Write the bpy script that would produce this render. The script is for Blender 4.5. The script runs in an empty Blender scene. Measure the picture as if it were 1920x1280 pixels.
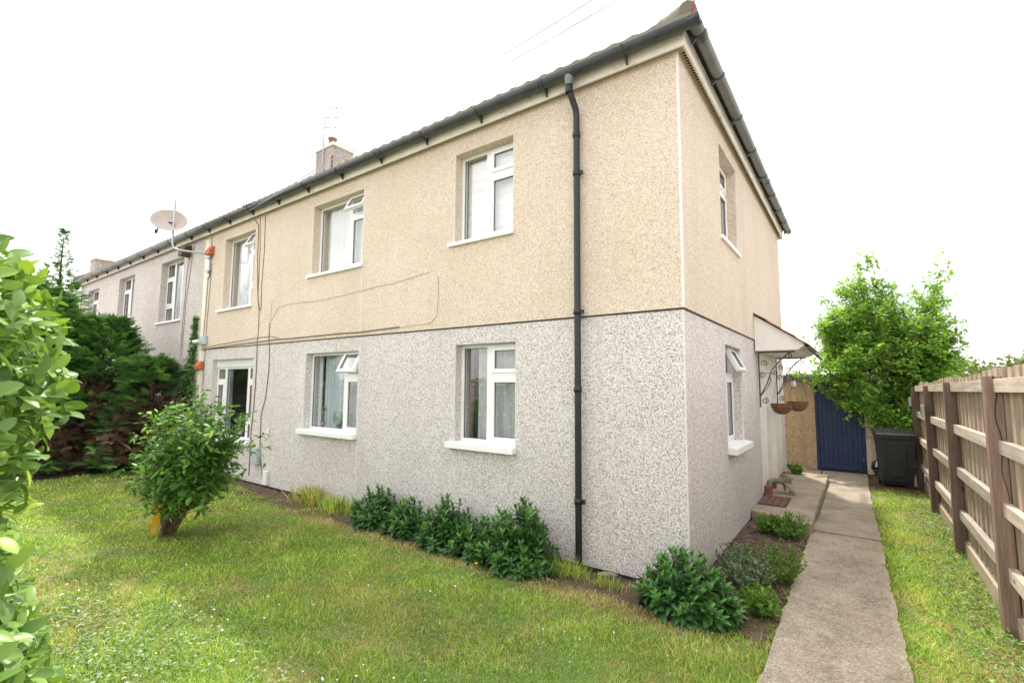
import bpy, bmesh, math, random
import numpy as np
from mathutils import Vector, Matrix
random.seed(7); rng = np.random.default_rng(11)
PI = math.pi; rad = math.radians
scene = bpy.context.scene
COL = scene.collection

# ------------------------------------------------------------------ camera
cam_d = bpy.data.cameras.new('camera'); cam = bpy.data.objects.new('camera', cam_d); COL.objects.link(cam)
cam_d.sensor_width = 36; cam_d.lens = 898.44 / 1920 * 36
cam_d.clip_start = 0.05; cam_d.clip_end = 2000
_r = Vector((0.81168446, 0.58405593, 0.00685634)); _u = Vector((0.04733532, -0.07747437, 0.99587002)); _f = Vector((-0.58217498, 0.80800767, 0.09053121))
M = Matrix((( _r.x, _u.x, -_f.x), (_r.y, _u.y, -_f.y), (_r.z, _u.z, -_f.z))).to_4x4()
M.translation = Vector((1.25963605, -4.40467689, 1.75989639))
cam.matrix_world = M
scene.camera = cam
CAM = np.array(M.translation)

# ------------------------------------------------------------------ sky, sun, exposure
SUN_EL, SUN_AZ = rad(62), math.atan2(-0.447, 0.894)
world = bpy.data.worlds.new('World'); scene.world = world; world.use_nodes = True
nt = world.node_tree; nt.nodes.clear()
def N(nt, t, **k):
    n = nt.nodes.new(t)
    for a, b in k.items(): setattr(n, a, b)
    return n
out = N(nt, 'ShaderNodeOutputWorld'); bg = N(nt, 'ShaderNodeBackground'); nt.links.new(bg.outputs[0], out.inputs[0])
sky = N(nt, 'ShaderNodeTexSky'); sky.sky_type = 'NISHITA'; sky.sun_disc = False
sky.sun_elevation = SUN_EL; sky.sun_rotation = SUN_AZ % (2*PI); sky.dust_density = 2.0; sky.air_density = 1.0
tc = N(nt, 'ShaderNodeTexCoord'); mp = N(nt, 'ShaderNodeMapping'); mp.inputs['Scale'].default_value = (1, 1, 2.2)
nz = N(nt, 'ShaderNodeTexNoise'); nz.inputs['Scale'].default_value = 2.4; nz.inputs['Detail'].default_value = 5
nt.links.new(tc.outputs['Generated'], mp.inputs[0]); nt.links.new(mp.outputs[0], nz.inputs['Vector'])
cr = N(nt, 'ShaderNodeValToRGB'); cr.color_ramp.elements[0].position = .40; cr.color_ramp.elements[1].position = .66
cr.color_ramp.elements[0].color = (2.75, 2.74, 2.70, 1); cr.color_ramp.elements[1].color = (11.8, 11.5, 11.2, 1)
nt.links.new(nz.outputs['Fac'], cr.inputs[0])
mx = N(nt, 'ShaderNodeMix', data_type='RGBA'); mx.inputs[0].default_value = .9
nt.links.new(sky.outputs[0], mx.inputs[6]); nt.links.new(cr.outputs[0], mx.inputs[7]); nt.links.new(mx.outputs[2], bg.inputs['Color'])
bg.inputs['Strength'].default_value = 0.1
sl = bpy.data.lights.new('sun', 'SUN'); sl.energy = 1.35; sl.angle = rad(2.4); sl.color = (1, .94, .84)
so = bpy.data.objects.new('sun', sl); COL.objects.link(so)
so.rotation_euler = Vector((math.sin(SUN_AZ)*math.cos(SUN_EL), math.cos(SUN_AZ)*math.cos(SUN_EL), math.sin(SUN_EL))).to_track_quat('Z', 'Y').to_euler()
scene.view_settings.view_transform = 'Standard'; scene.view_settings.look = 'None'
scene.view_settings.gamma = 1; scene.view_settings.use_curve_mapping = False
scene.view_settings.exposure = 1.88

# ------------------------------------------------------------------ helpers
def tag(o, label=None, cat=None, group=None, kind=None):
    if label: o['label'] = label
    if cat: o['category'] = cat
    if group: o['group'] = group
    if kind: o['kind'] = kind
    return o
def empty(name, loc=(0, 0, 0), rz=0, parent=None):
    o = bpy.data.objects.new(name, None); COL.objects.link(o); o.location = loc; o.rotation_euler = (0, 0, rz)
    o.empty_display_size = .1
    if parent: o.parent = parent
    return o
def link(name, me, m=None, parent=None):
    o = bpy.data.objects.new(name, me); COL.objects.link(o)
    if m: me.materials.append(m)
    if parent: o.parent = parent
    return o
ID = lambda u, n, z: (u, n, z)
class MB:
    def __init__(s): s.v = []; s.f = []; s.sm = []
    def add(s, vs, fs, smooth=False):
        b = len(s.v); s.v += [tuple(v) for v in vs]
        s.f += [tuple(i + b for i in f) for f in fs]; s.sm += [smooth]*len(fs); return s
    def fbox(s, F, u0, u1, n0, n1, z0, z1):
        vs = [F(u, n, z) for z in (z0, z1) for n in (n0, n1) for u in (u0, u1)]
        return s.add(vs, [(0, 2, 3, 1), (4, 5, 7, 6), (0, 1, 5, 4), (2, 6, 7, 3), (0, 4, 6, 2), (1, 3, 7, 5)])
    def box(s, x0, x1, y0, y1, z0, z1): return s.fbox(ID, x0, x1, y0, y1, z0, z1)
    def tube(s, pts, r, seg=8, cap=True):
        pts = [Vector(p) for p in pts]; n = len(pts)
        rs = r if isinstance(r, (list, tuple)) else [r]*n
        vs = []; t0 = (pts[1]-pts[0]).normalized()
        a = t0.orthogonal().normalized()
        for i, p in enumerate(pts):
            t = (pts[min(i+1, n-1)] - pts[max(i-1, 0)]).normalized()
            a = (a - t*a.dot(t)); a = a.normalized() if a.length > 1e-6 else t.orthogonal().normalized()
            b = t.cross(a)
            for k in range(seg):
                th = 2*PI*k/seg; vs.append(p + (a*math.cos(th) + b*math.sin(th))*rs[i])
        fs = [(i*seg+k, i*seg+(k+1) % seg, (i+1)*seg+(k+1) % seg, (i+1)*seg+k) for i in range(n-1) for k in range(seg)]
        s.add(vs, fs, True)
        if cap:
            s.add(vs[:seg], [tuple(range(seg))[::-1]]); s.add(vs[-seg:], [tuple(range(seg))])
        return s
    def lathe(s, prof, c=(0, 0, 0), seg=20, smooth=True, F=None):
        vs = []
        for (r, z) in prof:
            for k in range(seg):
                p = (r*math.cos(2*PI*k/seg), r*math.sin(2*PI*k/seg), z)
                if F: p = F(*p)
                vs.append((p[0]+c[0], p[1]+c[1], p[2]+c[2]))
        fs = [(i*seg+k, i*seg+(k+1) % seg, (i+1)*seg+(k+1) % seg, (i+1)*seg+k) for i in range(len(prof)-1) for k in range(seg)]
        return s.add(vs, fs, smooth)
    def ball(s, c, r, seg=14, F=None):
        rx, ry, rz = r if isinstance(r, tuple) else (r, r, r)
        prof = [(max(1e-4, math.sin(PI*i/8)), -math.cos(PI*i/8)) for i in range(9)]
        return s.lathe(prof, c, seg, True, lambda x, y, z: (x*rx, y*ry, z*rz))
    def prism(s, poly, F0, F1):
        n = len(poly); vs = [F0(*p) for p in poly] + [F1(*p) for p in poly]
        fs = [tuple(range(n))[::-1], tuple(range(n, 2*n))] + [(i, (i+1) % n, n+(i+1) % n, n+i) for i in range(n)]
        return s.add(vs, fs)
    def build(s, name, m, parent=None, bevel=0, recalc=True):
        me = bpy.data.meshes.new(name); me.from_pydata(s.v, [], s.f)
        me.polygons.foreach_set('use_smooth', s.sm)
        if recalc:
            bm = bmesh.new(); bm.from_mesh(me); bmesh.ops.recalc_face_normals(bm, faces=bm.faces); bm.to_mesh(me); bm.free()
        o = link(name, me, m, parent)
        if bevel:
            md = o.modifiers.new('bevel', 'BEVEL'); md.width = bevel; md.segments = 2; md.limit_method = 'ANGLE'
        return o
def np_mesh(name, V, T, m, parent=None, attrs=None, smooth=True):
    me = bpy.data.meshes.new(name); nv, nf, k = len(V), len(T), T.shape[1]
    me.vertices.add(nv); me.vertices.foreach_set('co', V.astype(np.float32).ravel())
    me.loops.add(nf*k); me.loops.foreach_set('vertex_index', T.astype(np.int32).ravel())
    me.polygons.add(nf); me.polygons.foreach_set('loop_start', np.arange(0, nf*k, k, dtype=np.int32))
    me.polygons.foreach_set('use_smooth', np.full(nf, smooth)); me.update(calc_edges=True)
    for a, d in (attrs or {}).items():
        at = me.attributes.new(a, 'FLOAT', 'POINT'); at.data.foreach_set('value', d.astype(np.float32))
    return link(name, me, m, parent)

# ------------------------------------------------------------------ materials
class Mt:
    def __init__(s, name):
        s.m = bpy.data.materials.new(name); s.m.use_nodes = True; s.nt = s.m.node_tree
        s.b = s.nt.nodes['Principled BSDF']; s.out = s.nt.nodes['Material Output']
        s.tc = None
    def L(s, a, b): s.nt.links.new(a, b)
    def coord(s, scale=(1, 1, 1)):
        if not s.tc: s.tc = N(s.nt, 'ShaderNodeTexCoord')
        mp = N(s.nt, 'ShaderNodeMapping'); mp.inputs['Scale'].default_value = scale
        s.L(s.tc.outputs['Object'], mp.inputs[0]); return mp.outputs[0]
    def noise(s, sc, det=4, scale=(1, 1, 1), rough=.55):
        n = N(s.nt, 'ShaderNodeTexNoise'); n.inputs['Scale'].default_value = sc; n.inputs['Detail'].default_value = det; n.inputs['Roughness'].default_value = rough
        s.L(s.coord(scale), n.inputs['Vector']); return n.outputs['Fac']
    def voro(s, sc, feat='F1', scale=(1, 1, 1)):
        n = N(s.nt, 'ShaderNodeTexVoronoi'); n.feature = feat; n.inputs['Scale'].default_value = sc
        s.L(s.coord(scale), n.inputs['Vector']); return n
    def ramp(s, fac, stops, const=False):
        r = N(s.nt, 'ShaderNodeValToRGB'); e = r.color_ramp.elements
        if const: r.color_ramp.interpolation = 'CONSTANT'
        while len(e) < len(stops): e.new(.5)
        for i, (p, c) in enumerate(stops): e[i].position = p; e[i].color = (*c, 1) if len(c) == 3 else c
        s.L(fac, r.inputs[0]); return r.outputs[0]
    def mix(s, fac, a, b, mode='MIX'):
        n = N(s.nt, 'ShaderNodeMix', data_type='RGBA', blend_type=mode)
        for i, x in ((0, fac), (6, a), (7, b)):
            if hasattr(x, 'is_output'): s.L(x, n.inputs[i])
            elif i == 0: n.inputs[0].default_value = x
            else: n.inputs[i].default_value = (*x, 1)
        return n.outputs[2]
    def math(s, op, a, b=0):
        n = N(s.nt, 'ShaderNodeMath', operation=op)
        for i, x in ((0, a), (1, b)):
            if hasattr(x, 'is_output'): s.L(x, n.inputs[i])
            else: n.inputs[i].default_value = x
        return n.outputs[0]
    def bump(s, h, strength=.5, dist=.01):
        n = N(s.nt, 'ShaderNodeBump'); n.inputs['Strength'].default_value = strength; n.inputs['Distance'].default_value = dist
        s.L(h, n.inputs['Height']); s.L(n.outputs[0], s.b.inputs['Normal']); return s
    def col(s, c):
        if hasattr(c, 'is_output'): s.L(c, s.b.inputs['Base Color'])
        else: s.b.inputs['Base Color'].default_value = (*c, 1)
        return s
    def rough(s, r):
        if hasattr(r, 'is_output'): s.L(r, s.b.inputs['Roughness'])
        else: s.b.inputs['Roughness'].default_value = r
        return s
    def metal(s, v): s.b.inputs['Metallic'].default_value = v; return s
    def attr(s, name):
        n = N(s.nt, 'ShaderNodeAttribute'); n.attribute_name = name; return n.outputs['Fac']
def simple(name, c, rough=.6, var=.12, sc=8, metal=0, bump=0, bsc=60, dirt=None):
    t = Mt(name); f = t.noise(sc, 5)
    lo = tuple(x*(1-var) for x in c); hi = tuple(min(1, x*(1+var)) for x in c)
    colr = t.ramp(f, [(.3, lo), (.7, hi)])
    if dirt:
        f2 = t.noise(dirt[0], 6, rough=.7); colr = t.mix(t.ramp(f2, [(dirt[1], (0, 0, 0)), (dirt[2], (1, 1, 1))]), colr, dirt[3])
    t.col(colr).rough(rough).metal(metal)
    if bump: t.bump(t.noise(bsc, 4), bump, .01)
    return t.m
def foliage(name, stops, rough=.45, trans=.3, tcol=None, spec=.5, big=1.5):
    t = Mt(name); a = t.attr('rnd'); f = t.noise(big, 3)
    fac = t.math('ADD', t.math('MULTIPLY', a, .75), t.math('MULTIPLY', t.math('SUBTRACT', f, .25), .5))
    c = t.ramp(fac, stops); t.col(c).rough(rough); t.b.inputs['Specular IOR Level'].default_value = spec
    tr = N(t.nt, 'ShaderNodeBsdfTranslucent'); 
    t.L(t.mix(1.0, c, tcol or (1.6, 1.5, .7), 'MULTIPLY'), tr.inputs[0])
    mxs = N(t.nt, 'ShaderNodeMixShader'); mxs.inputs[0].default_value = trans
    t.L(t.b.outputs[0], mxs.inputs[1]); t.L(tr.outputs[0], mxs.inputs[2]); t.L(mxs.outputs[0], t.out.inputs[0])
    return t.m
def pebbledash(name, cells, big, sc=85, stain=(.3, .27, .24), stain_amt=.25, bump=.55, grade=None):
    t = Mt(name); v = t.voro(sc); sep = N(t.nt, 'ShaderNodeSeparateColor'); t.L(v.outputs['Color'], sep.inputs[0])
    c = t.ramp(sep.outputs[0], cells, True)
    v2 = t.voro(sc*1.9); sep2 = N(t.nt, 'ShaderNodeSeparateColor'); t.L(v2.outputs['Color'], sep2.inputs[0])
    c2 = t.ramp(sep2.outputs[1], cells, True); c = t.mix(.4, c, c2)
    c = t.mix(1, c, t.ramp(t.noise(.9, 5), big), 'MULTIPLY')
    st = t.ramp(t.noise(.55, 7, (1, 1, .6), .68), [(.52, (0, 0, 0)), (.78, (stain_amt,)*3)])
    c = t.mix(st, c, stain)
    sk = t.ramp(t.noise(1.0, 5, (3.2, 3.2, .22), .62), [(.55, (0, 0, 0)), (.80, (stain_amt*.9,)*3)]); c = t.mix(sk, c, stain)
    t.col(c).rough(.85); t.b.inputs['Specular IOR Level'].default_value = .25
    h = t.math('ADD', t.math('MULTIPLY', v.outputs['Distance'], -1.0), t.math('MULTIPLY', v2.outputs['Distance'], -.5))
    t.bump(h, bump, .012); return t.m
W = lambda x: (x, x, x)
m_low = pebbledash('pebbledash_lower', [(0, (.10, .075, .07)), (.13, (.34, .28, .265)), (.27, (.66, .59, .575)), (.42, (.88, .835, .815)), (.72, (.96, .935, .92))],
                   [(.3, (.93, .91, .90)), (.7, (1, 1, 1))], 124, (.46, .40, .35), .34)
m_up = pebbledash('pebbledash_cream', [(0, (.30, .22, .165)), (.10, (.54, .42, .325)), (.28, (.77, .635, .505)), (.58, (.90, .775, .63)), (.82, (.95, .87, .76))],
                  [(.3, (.93, .91, .89)), (.7, (1, 1, 1))], 138, (.52, .44, .34), .32)
m_neigh = pebbledash('pebbledash_pale_pink', [(0, (.28, .23, .21)), (.14, (.55, .48, .45)), (.4, (.72, .66, .62)), (.75, (.85, .80, .77))],
                  [(.3, (.92, .91, .91)), (.7, (1, 1, 1))], 80, (.4, .36, .33), .3)
m_out = pebbledash('pebbledash_tan', [(0, (.22, .15, .09)), (.2, (.42, .30, .18)), (.5, (.58, .44, .27)), (.8, (.70, .56, .38))],
                  [(.3, (.88, .87, .85)), (.7, (1, 1, 1))], 85, (.12, .09, .06), .55)
m_upvc = simple('white_upvc', (.84, .84, .83), .28, .03, 3, dirt=(9, .62, .9, (.62, .6, .55)))
m_sill = simple('white_painted_sill', (.86, .86, .85), .5, .03, 5, bump=.15, dirt=(6, .6, .9, (.6, .57, .5)))
m_seal = simple('dark_gasket', (.05, .05, .05), .6)
m_white = simple('white_paint', (.80, .78, .74), .5, .04, 4, bump=.1, dirt=(3, .56, .85, (.52, .5, .38)))
m_whitedoor = simple('white_door_paint', (.84, .80, .75), .4, .03, 2)
m_fascia = simple('weathered_concrete_fascia', (.78, .72, .64), .85, .10, 5, bump=.3, bsc=120, dirt=(7, .55, .8, (.42, .38, .30)))
m_soffit = simple('soffit_board', (.45, .38, .29), .8, .1, 8)
m_hole = simple('vent_slot', (.03, .025, .02), .9)
m_gut = simple('black_gutter_plastic', (.050, .054, .064), .35, .25, 5, dirt=(8, .5, .8, (.09, .095, .10)))
m_gutgrey = simple('grey_gutter', (.15, .16, .165), .42, .2, 6, dirt=(5, .5, .8, (.17, .18, .13)))  # lighter grey than the black front gutter, with greenish patches
m_pipe = simple('black_pipe', (.012, .013, .018), .45, .2, 4)
m_tile = simple('concrete_roof_tiles', (.20, .18, .15), .85, .25, 3, bump=.5, dirt=(6, .5, .7, (.17, .17, .10)))
m_ctile = simple('red_canopy_tiles', (.26, .12, .08), .8, .25, 6, bump=.4, dirt=(6, .5, .75, (.16, .13, .10)))
m_bead = simple('white_bead', (.74, .70, .66), .6, .03)
m_beadc = simple('cream_bead', (.82, .74, .60), .6, .05)
m_gap = simple('dark_joint', (.07, .055, .05), .9)
m_terra = simple('terracotta_vent', (.50, .13, .06), .7, .15, 10)
m_vdark = simple('dark_vent', (.09, .05, .05), .7)
m_cable = simple('grey_brown_cable', (.20, .155, .125), .6)
m_cable2 = simple('pale_cable', (.36, .28, .21), .7)
m_grey = simple('light_grey_plastic', (.42, .46, .52), .5)
m_galv = simple('galvanised_steel', (.42, .44, .47), .38, .1, 20, metal=.6)
m_dish = simple('faded_dish_paint', (.44, .37, .33), .45, .1, 5)
m_alu = simple('aerial_tube', (.45, .37, .38), .4, metal=.5)
m_iron = simple('black_wrought_iron', (.06, .05, .05), .5)
m_red = simple('rusty_red_iron', (.38, .06, .05), .5, .3, 40)
m_brick = simple('red_brick', (.22, .075, .055), .85, .25, 15, bump=.4)
m_coir = simple('coir_basket_liner', (.27, .13, .06), .95, .35, 40, bump=.9, bsc=200)
m_stone = simple('cast_stone', (.30, .27, .20), .9, .3, 25, bump=.5, bsc=90, dirt=(12, .45, .7, (.14, .14, .09)))
m_rubber = simple('brown_black_rubber', (.06, .035, .03), .6, .3, 20)
m_rubber2 = simple('worn_rubber_rib', (.20, .09, .07), .6, .3, 20)
m_blue = simple('dark_blue_door_paint', (.006, .023, .088), .45, .25, 4, dirt=(10, .66, .9, (.015, .03, .10)))
m_blue2 = simple('scuffed_blue_rail', (.015, .035, .11), .45, .3, 12)
m_felt = simple('grey_roof_edge', (.12, .11, .12), .7, .2, 6)
m_corr = simple('pinkish_roof_sheet', (.52, .42, .40), .8, .15, 5)
m_bin = simple('dark_grey_bin_plastic', (.030, .032, .042), .42, .2, 6, dirt=(15, .6, .9, (.07, .07, .075)))
m_binlid = simple('bin_lid_plastic', (.055, .058, .068), .4, .2, 6)
m_bag = simple('black_polythene', (.012, .013, .018), .25, .2, 6)
m_paper = simple('crumpled_paper', (.6, .6, .6), .7)
m_yel = simple('yellow_sign_plastic', (.85, .45, .01), .4, .08, 10)
m_blk = simple('black_print', (.02, .02, .02), .5)
m_soil = simple('bare_soil', (.105, .070, .044), .95, .5, 9, bump=1, bsc=55, dirt=(40, .58, .68, (.24, .18, .12)))
m_room = simple('room_plaster', (.30, .28, .26), .9)
m_bark = simple('grey_brown_bark', (.16, .11, .07), .9, .35, 25, bump=.7)
m_stem = simple('green_stem', (.13, .16, .05), .7, .3, 20)
m_pot = simple('white_pot', (.8, .8, .8), .3)
m_vase = simple('green_glass_vase', (.22, .32, .28), .12, .1)
m_cor = simple('conifer_twigs', (.10, .055, .035), .95, .4, 12)
m_gl = simple('frosted_lantern', (.55, .6, .58), .2)
m_flow = simple('white_petal', (.9, .88, .9), .7, .03)
m_flowy = simple('yellow_flower', (.8, .55, .02), .7)
m_purple = simple('purple_petals', (.35, .05, .5), .6)

def glass_mat():
    t = Mt('window_glass'); lw = N(t.nt, 'ShaderNodeLayerWeight')
    fr = t.math('ADD', .15, t.math('MULTIPLY', .9, t.math('POWER', lw.outputs['Facing'], 4.0)))
    tr = N(t.nt, 'ShaderNodeBsdfTransparent'); tr.inputs[0].default_value = (.94, .965, .96, 1)
    gl = N(t.nt, 'ShaderNodeBsdfGlossy'); gl.inputs['Roughness'].default_value = .015
    mxs = N(t.nt, 'ShaderNodeMixShader'); t.L(fr, mxs.inputs[0]); t.L(tr.outputs[0], mxs.inputs[1]); t.L(gl.outputs[0], mxs.inputs[2])
    t.L(mxs.outputs[0], t.out.inputs[0]); return t.m
m_glass = glass_mat()
def curtain_mat(name, c, trans=.35, dots=False):
    t = Mt(name); cc = t.ramp(t.noise(3, 3), [(.3, tuple(x*.93 for x in c)), (.7, c)])
    if dots:
        sp = N(t.nt, 'ShaderNodeSeparateXYZ'); t.L(t.coord((7.5, 7.5, 7.5)), sp.inputs[0])
        row = t.math('FLOOR', sp.outputs[2]); off = t.math('MULTIPLY', t.math('MODULO', row, 2), .5)
        fx = t.math('SUBTRACT', t.math('FRACT', t.math('ADD', sp.outputs[0], off)), .5); fz = t.math('SUBTRACT', t.math('FRACT', sp.outputs[2]), .5)
        d = t.math('ADD', t.math('MULTIPLY', fx, fx), t.math('MULTIPLY', fz, fz))
        cc = t.mix(t.math('LESS_THAN', d, .018), cc, (.95, .95, .95))
    t.col(cc).rough(.9)
    tr = N(t.nt, 'ShaderNodeBsdfTranslucent'); t.L(cc, tr.inputs[0])
    mxs = N(t.nt, 'ShaderNodeMixShader'); mxs.inputs[0].default_value = trans
    t.L(t.b.outputs[0], mxs.inputs[1]); t.L(tr.outputs[0], mxs.inputs[2]); t.L(mxs.outputs[0], t.out.inputs[0]); return t.m
m_voile = curtain_mat('teal_white_voile', (.84, .91, .96))
m_dots = curtain_mat('dotted_voile', (.78, .81, .84), dots=True)
m_white_cur = curtain_mat('white_net', (.95, .94, .96), .12)
m_pinkcur = curtain_mat('pink_brown_curtain', (.42, .28, .26))
def wood(name, axis, c1, c2, c3):
    t = Mt(name); s = [26, 26, 26]; s[axis] = 1.4
    g = t.noise(1.0, 6, tuple(s), .65)
    s2 = [160, 160, 160]; s2[axis] = 5; g2 = t.noise(1.0, 3, tuple(s2))
    c = t.ramp(t.math('ADD', t.math('MULTIPLY', g, .7), t.math('MULTIPLY', g2, .3)), [(.3, c1), (.5, c2), (.7, c3)])
    k = t.voro(3.2, scale=tuple(1.0 if i != axis else .75 for i in range(3)))
    c = t.mix(t.ramp(k.outputs['Distance'], [(.03, W(1)), (.075, W(0))]), c, (.07, .035, .025))
    c = t.mix(t.ramp(t.noise(2.2, 4), [(.45, W(0)), (.75, W(.5))]), c, tuple(x*.55 for x in c2))
    oi = N(t.nt, 'ShaderNodeObjectInfo'); c = t.mix(1.0, c, t.ramp(oi.outputs['Random'], [(0, (.72, .70, .69)), (.5, (.95, .93, .90)), (1, (1.12, 1.06, .98))]), 'MULTIPLY')
    t.col(c).rough(.85).bump(g, .5, .006); return t.m
m_post = wood('weathered_post_timber', 2, (.13, .088, .072), (.25, .175, .145), (.38, .29, .24))
m_pale = wood('weathered_pale_timber', 2, (.28, .225, .165), (.48, .40, .305), (.64, .565, .45))
m_rail = wood('weathered_rail_timber', 1, (.34, .29, .245), (.56, .50, .43), (.72, .67, .59))
def concrete(name, base, dark, light, agg=.35, sc=120):
    t = Mt(name); v = t.voro(sc); sep = N(t.nt, 'ShaderNodeSeparateColor'); t.L(v.outputs['Color'], sep.inputs[0])
    c = t.ramp(t.noise(2.2, 7, rough=.65), [(.3, dark), (.5, base), (.72, light)])
    a = t.ramp(sep.outputs[0], [(0, (.10, .075, .06)), (.12, (.30, .21, .15)), (.35, (.46, .37, .29)), (.7, (.60, .54, .47)), (.9, (.78, .74, .70))], True)
    c = t.mix(agg, c, a)
    c = t.mix(t.ramp(t.noise(5.5, 8, rough=.7), [(.52, W(0)), (.68, W(.4))]), c, tuple(x*.62 for x in dark))
    c = t.mix(t.ramp(t.noise(3.1, 7, rough=.7), [(.56, W(0)), (.72, W(.5))]), c, (.66, .60, .52))
    t.col(c).rough(.9).bump(t.math('ADD', t.math('MULTIPLY', v.outputs['Distance'], -.9), t.noise(30, 5)), .8, .010)
    return t.m
m_path = concrete('exposed_aggregate_concrete', (.39, .32, .23), (.19, .155, .105), (.56, .48, .37), .38, 95)
m_path2 = concrete('worn_smooth_concrete', (.40, .335, .25), (.22, .18, .13), (.52, .45, .36), .2, 150)
m_slab = concrete('lichened_slab_concrete', (.42, .35, .25), (.22, .19, .12), (.55, .48, .37), .2, 150)

def lawn_mat(name, blades):
    t = Mt(name)
    big = t.noise(.75, 4, rough=.6); med = t.noise(4.2, 4)
    strawf = t.ramp(t.math('ADD', t.math('MULTIPLY', big, .62), t.math('MULTIPLY', med, .38)), [(.46, W(.0)), (.60, W(.9))])
    if blades:
        a = t.attr('rnd'); s = t.attr('straw')
        green = t.ramp(a, [(0, (.10, .19, .030)), (.35, (.23, .40, .055)), (.7, (.40, .57, .09)), (1, (.68, .78, .25))])
        straw = t.ramp(a, [(0, (.27, .21, .08)), (.5, (.52, .43, .18)), (1, (.74, .66, .36))])
        f = t.math('MAXIMUM', t.math('MULTIPLY', strawf, .5), s)
        # each blade is either mostly straw or mostly green
        pick = t.math('GREATER_THAN', f, t.math('FRACT', t.math('MULTIPLY', a, 7.31)))
        c = t.mix(pick, green, straw)
        t.col(c).rough(.6); t.b.inputs['Specular IOR Level'].default_value = .3
        tr = N(t.nt, 'ShaderNodeBsdfTranslucent'); t.L(t.mix(1.0, c, (1.5, 1.4, .7), 'MULTIPLY'), tr.inputs[0])
        mxs = N(t.nt, 'ShaderNodeMixShader'); mxs.inputs[0].default_value = .35
        t.L(t.b.outputs[0], mxs.inputs[1]); t.L(tr.outputs[0], mxs.inputs[2]); t.L(mxs.outputs[0], t.out.inputs[0])
    else:
        c = t.mix(strawf, (.15, .25, .045), (.34, .28, .11))
        c = t.mix(t.ramp(t.noise(60, 5), [(.4, W(0)), (.65, W(.7))]), c, (.08, .10, .03))
        t.col(c).rough(.95).bump(t.noise(70, 5), .8, .02)
    return t.m
m_lawn = lawn_mat('lawn_ground', False); m_blade = lawn_mat('grass_blades', True)
m_privet = foliage('privet_leaves', [(0, (.035, .080, .018)), (.3, (.095, .19, .042)), (.58, (.18, .32, .065)), (.78, (.31, .48, .07)), (1, (.46, .64, .06))], .40, .22, spec=.42, big=5)
m_evergreen = foliage('dark_glossy_leaves', [(0, (0.022, 0.067, 0.019)), (.45, (0.054, 0.147, 0.035)), (.8, (0.099, 0.264, 0.048)), (1, (0.208, 0.448, 0.072))], .36, .2, spec=.5, big=4)
m_hazel = foliage('hazel_leaves', [(0, (0.074, 0.167, 0.034)), (.4, (0.134, 0.284, 0.050)), (.75, (0.251, 0.451, 0.067)), (1, (0.451, 0.670, 0.084))], .5, .42, tcol=(1.7, 1.6, .6), big=1.5)
m_shrub = foliage('garden_shrub_leaves', [(0, (0.045, 0.108, 0.030)), (.4, (0.098, 0.225, 0.051)), (.75, (0.180, 0.360, 0.063)), (1, (0.390, 0.600, 0.090))], .42, .3, big=2.2)
m_conif = foliage('conifer_sprays', [(0, (0.035, 0.090, 0.030)), (.4, (0.080, 0.186, 0.055)), (.75, (0.162, 0.348, 0.084)), (1, (0.323, 0.571, 0.124))], .6, .15, big=1.3)
m_dead = foliage('dead_conifer_sprays', [(0, (0.073, 0.041, 0.026)), (.5, (0.155, 0.094, 0.062)), (1, (0.311, 0.206, 0.145))], .8, .1, tcol=(1, .9, .8), big=1.5)
m_ivy = foliage('ivy_leaves', [(0, (0.028, 0.084, 0.021)), (.5, (0.070, 0.182, 0.042)), (1, (0.182, 0.350, 0.070))], .4, .25)
m_herb = foliage('grey_green_herb', [(0, (0.091, 0.137, 0.072)), (.5, (0.182, 0.247, 0.143)), (1, (0.325, 0.403, 0.260))], .6, .25)
m_weed = foliage('bright_weed_leaves', [(0, (0.068, 0.150, 0.030)), (.5, (0.135, 0.270, 0.053)), (1, (0.300, 0.465, 0.090))], .5, .35)
m_clover = foliage('clover_leaves', [(0, (.06, .14, .03)), (.5, (.14, .26, .06)), (1, (.30, .42, .15))], .5, .3)
m_broad = foliage('pale_weed_leaves', [(0, (.07, .13, .05)), (.5, (.17, .27, .11)), (.8, (.34, .42, .22)), (1, (.62, .64, .46))], .5, .2)
m_mulch = foliage('bark_mulch_chips', [(0, (.07, .04, .025)), (.5, (.19, .12, .08)), (1, (.42, .33, .25))], .9, .02, tcol=(1, 1, 1))
m_far = foliage('distant_tree_leaves', [(0, (.06, .10, .03)), (.5, (.13, .18, .05)), (1, (.24, .27, .09))], .7, .3)

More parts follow.
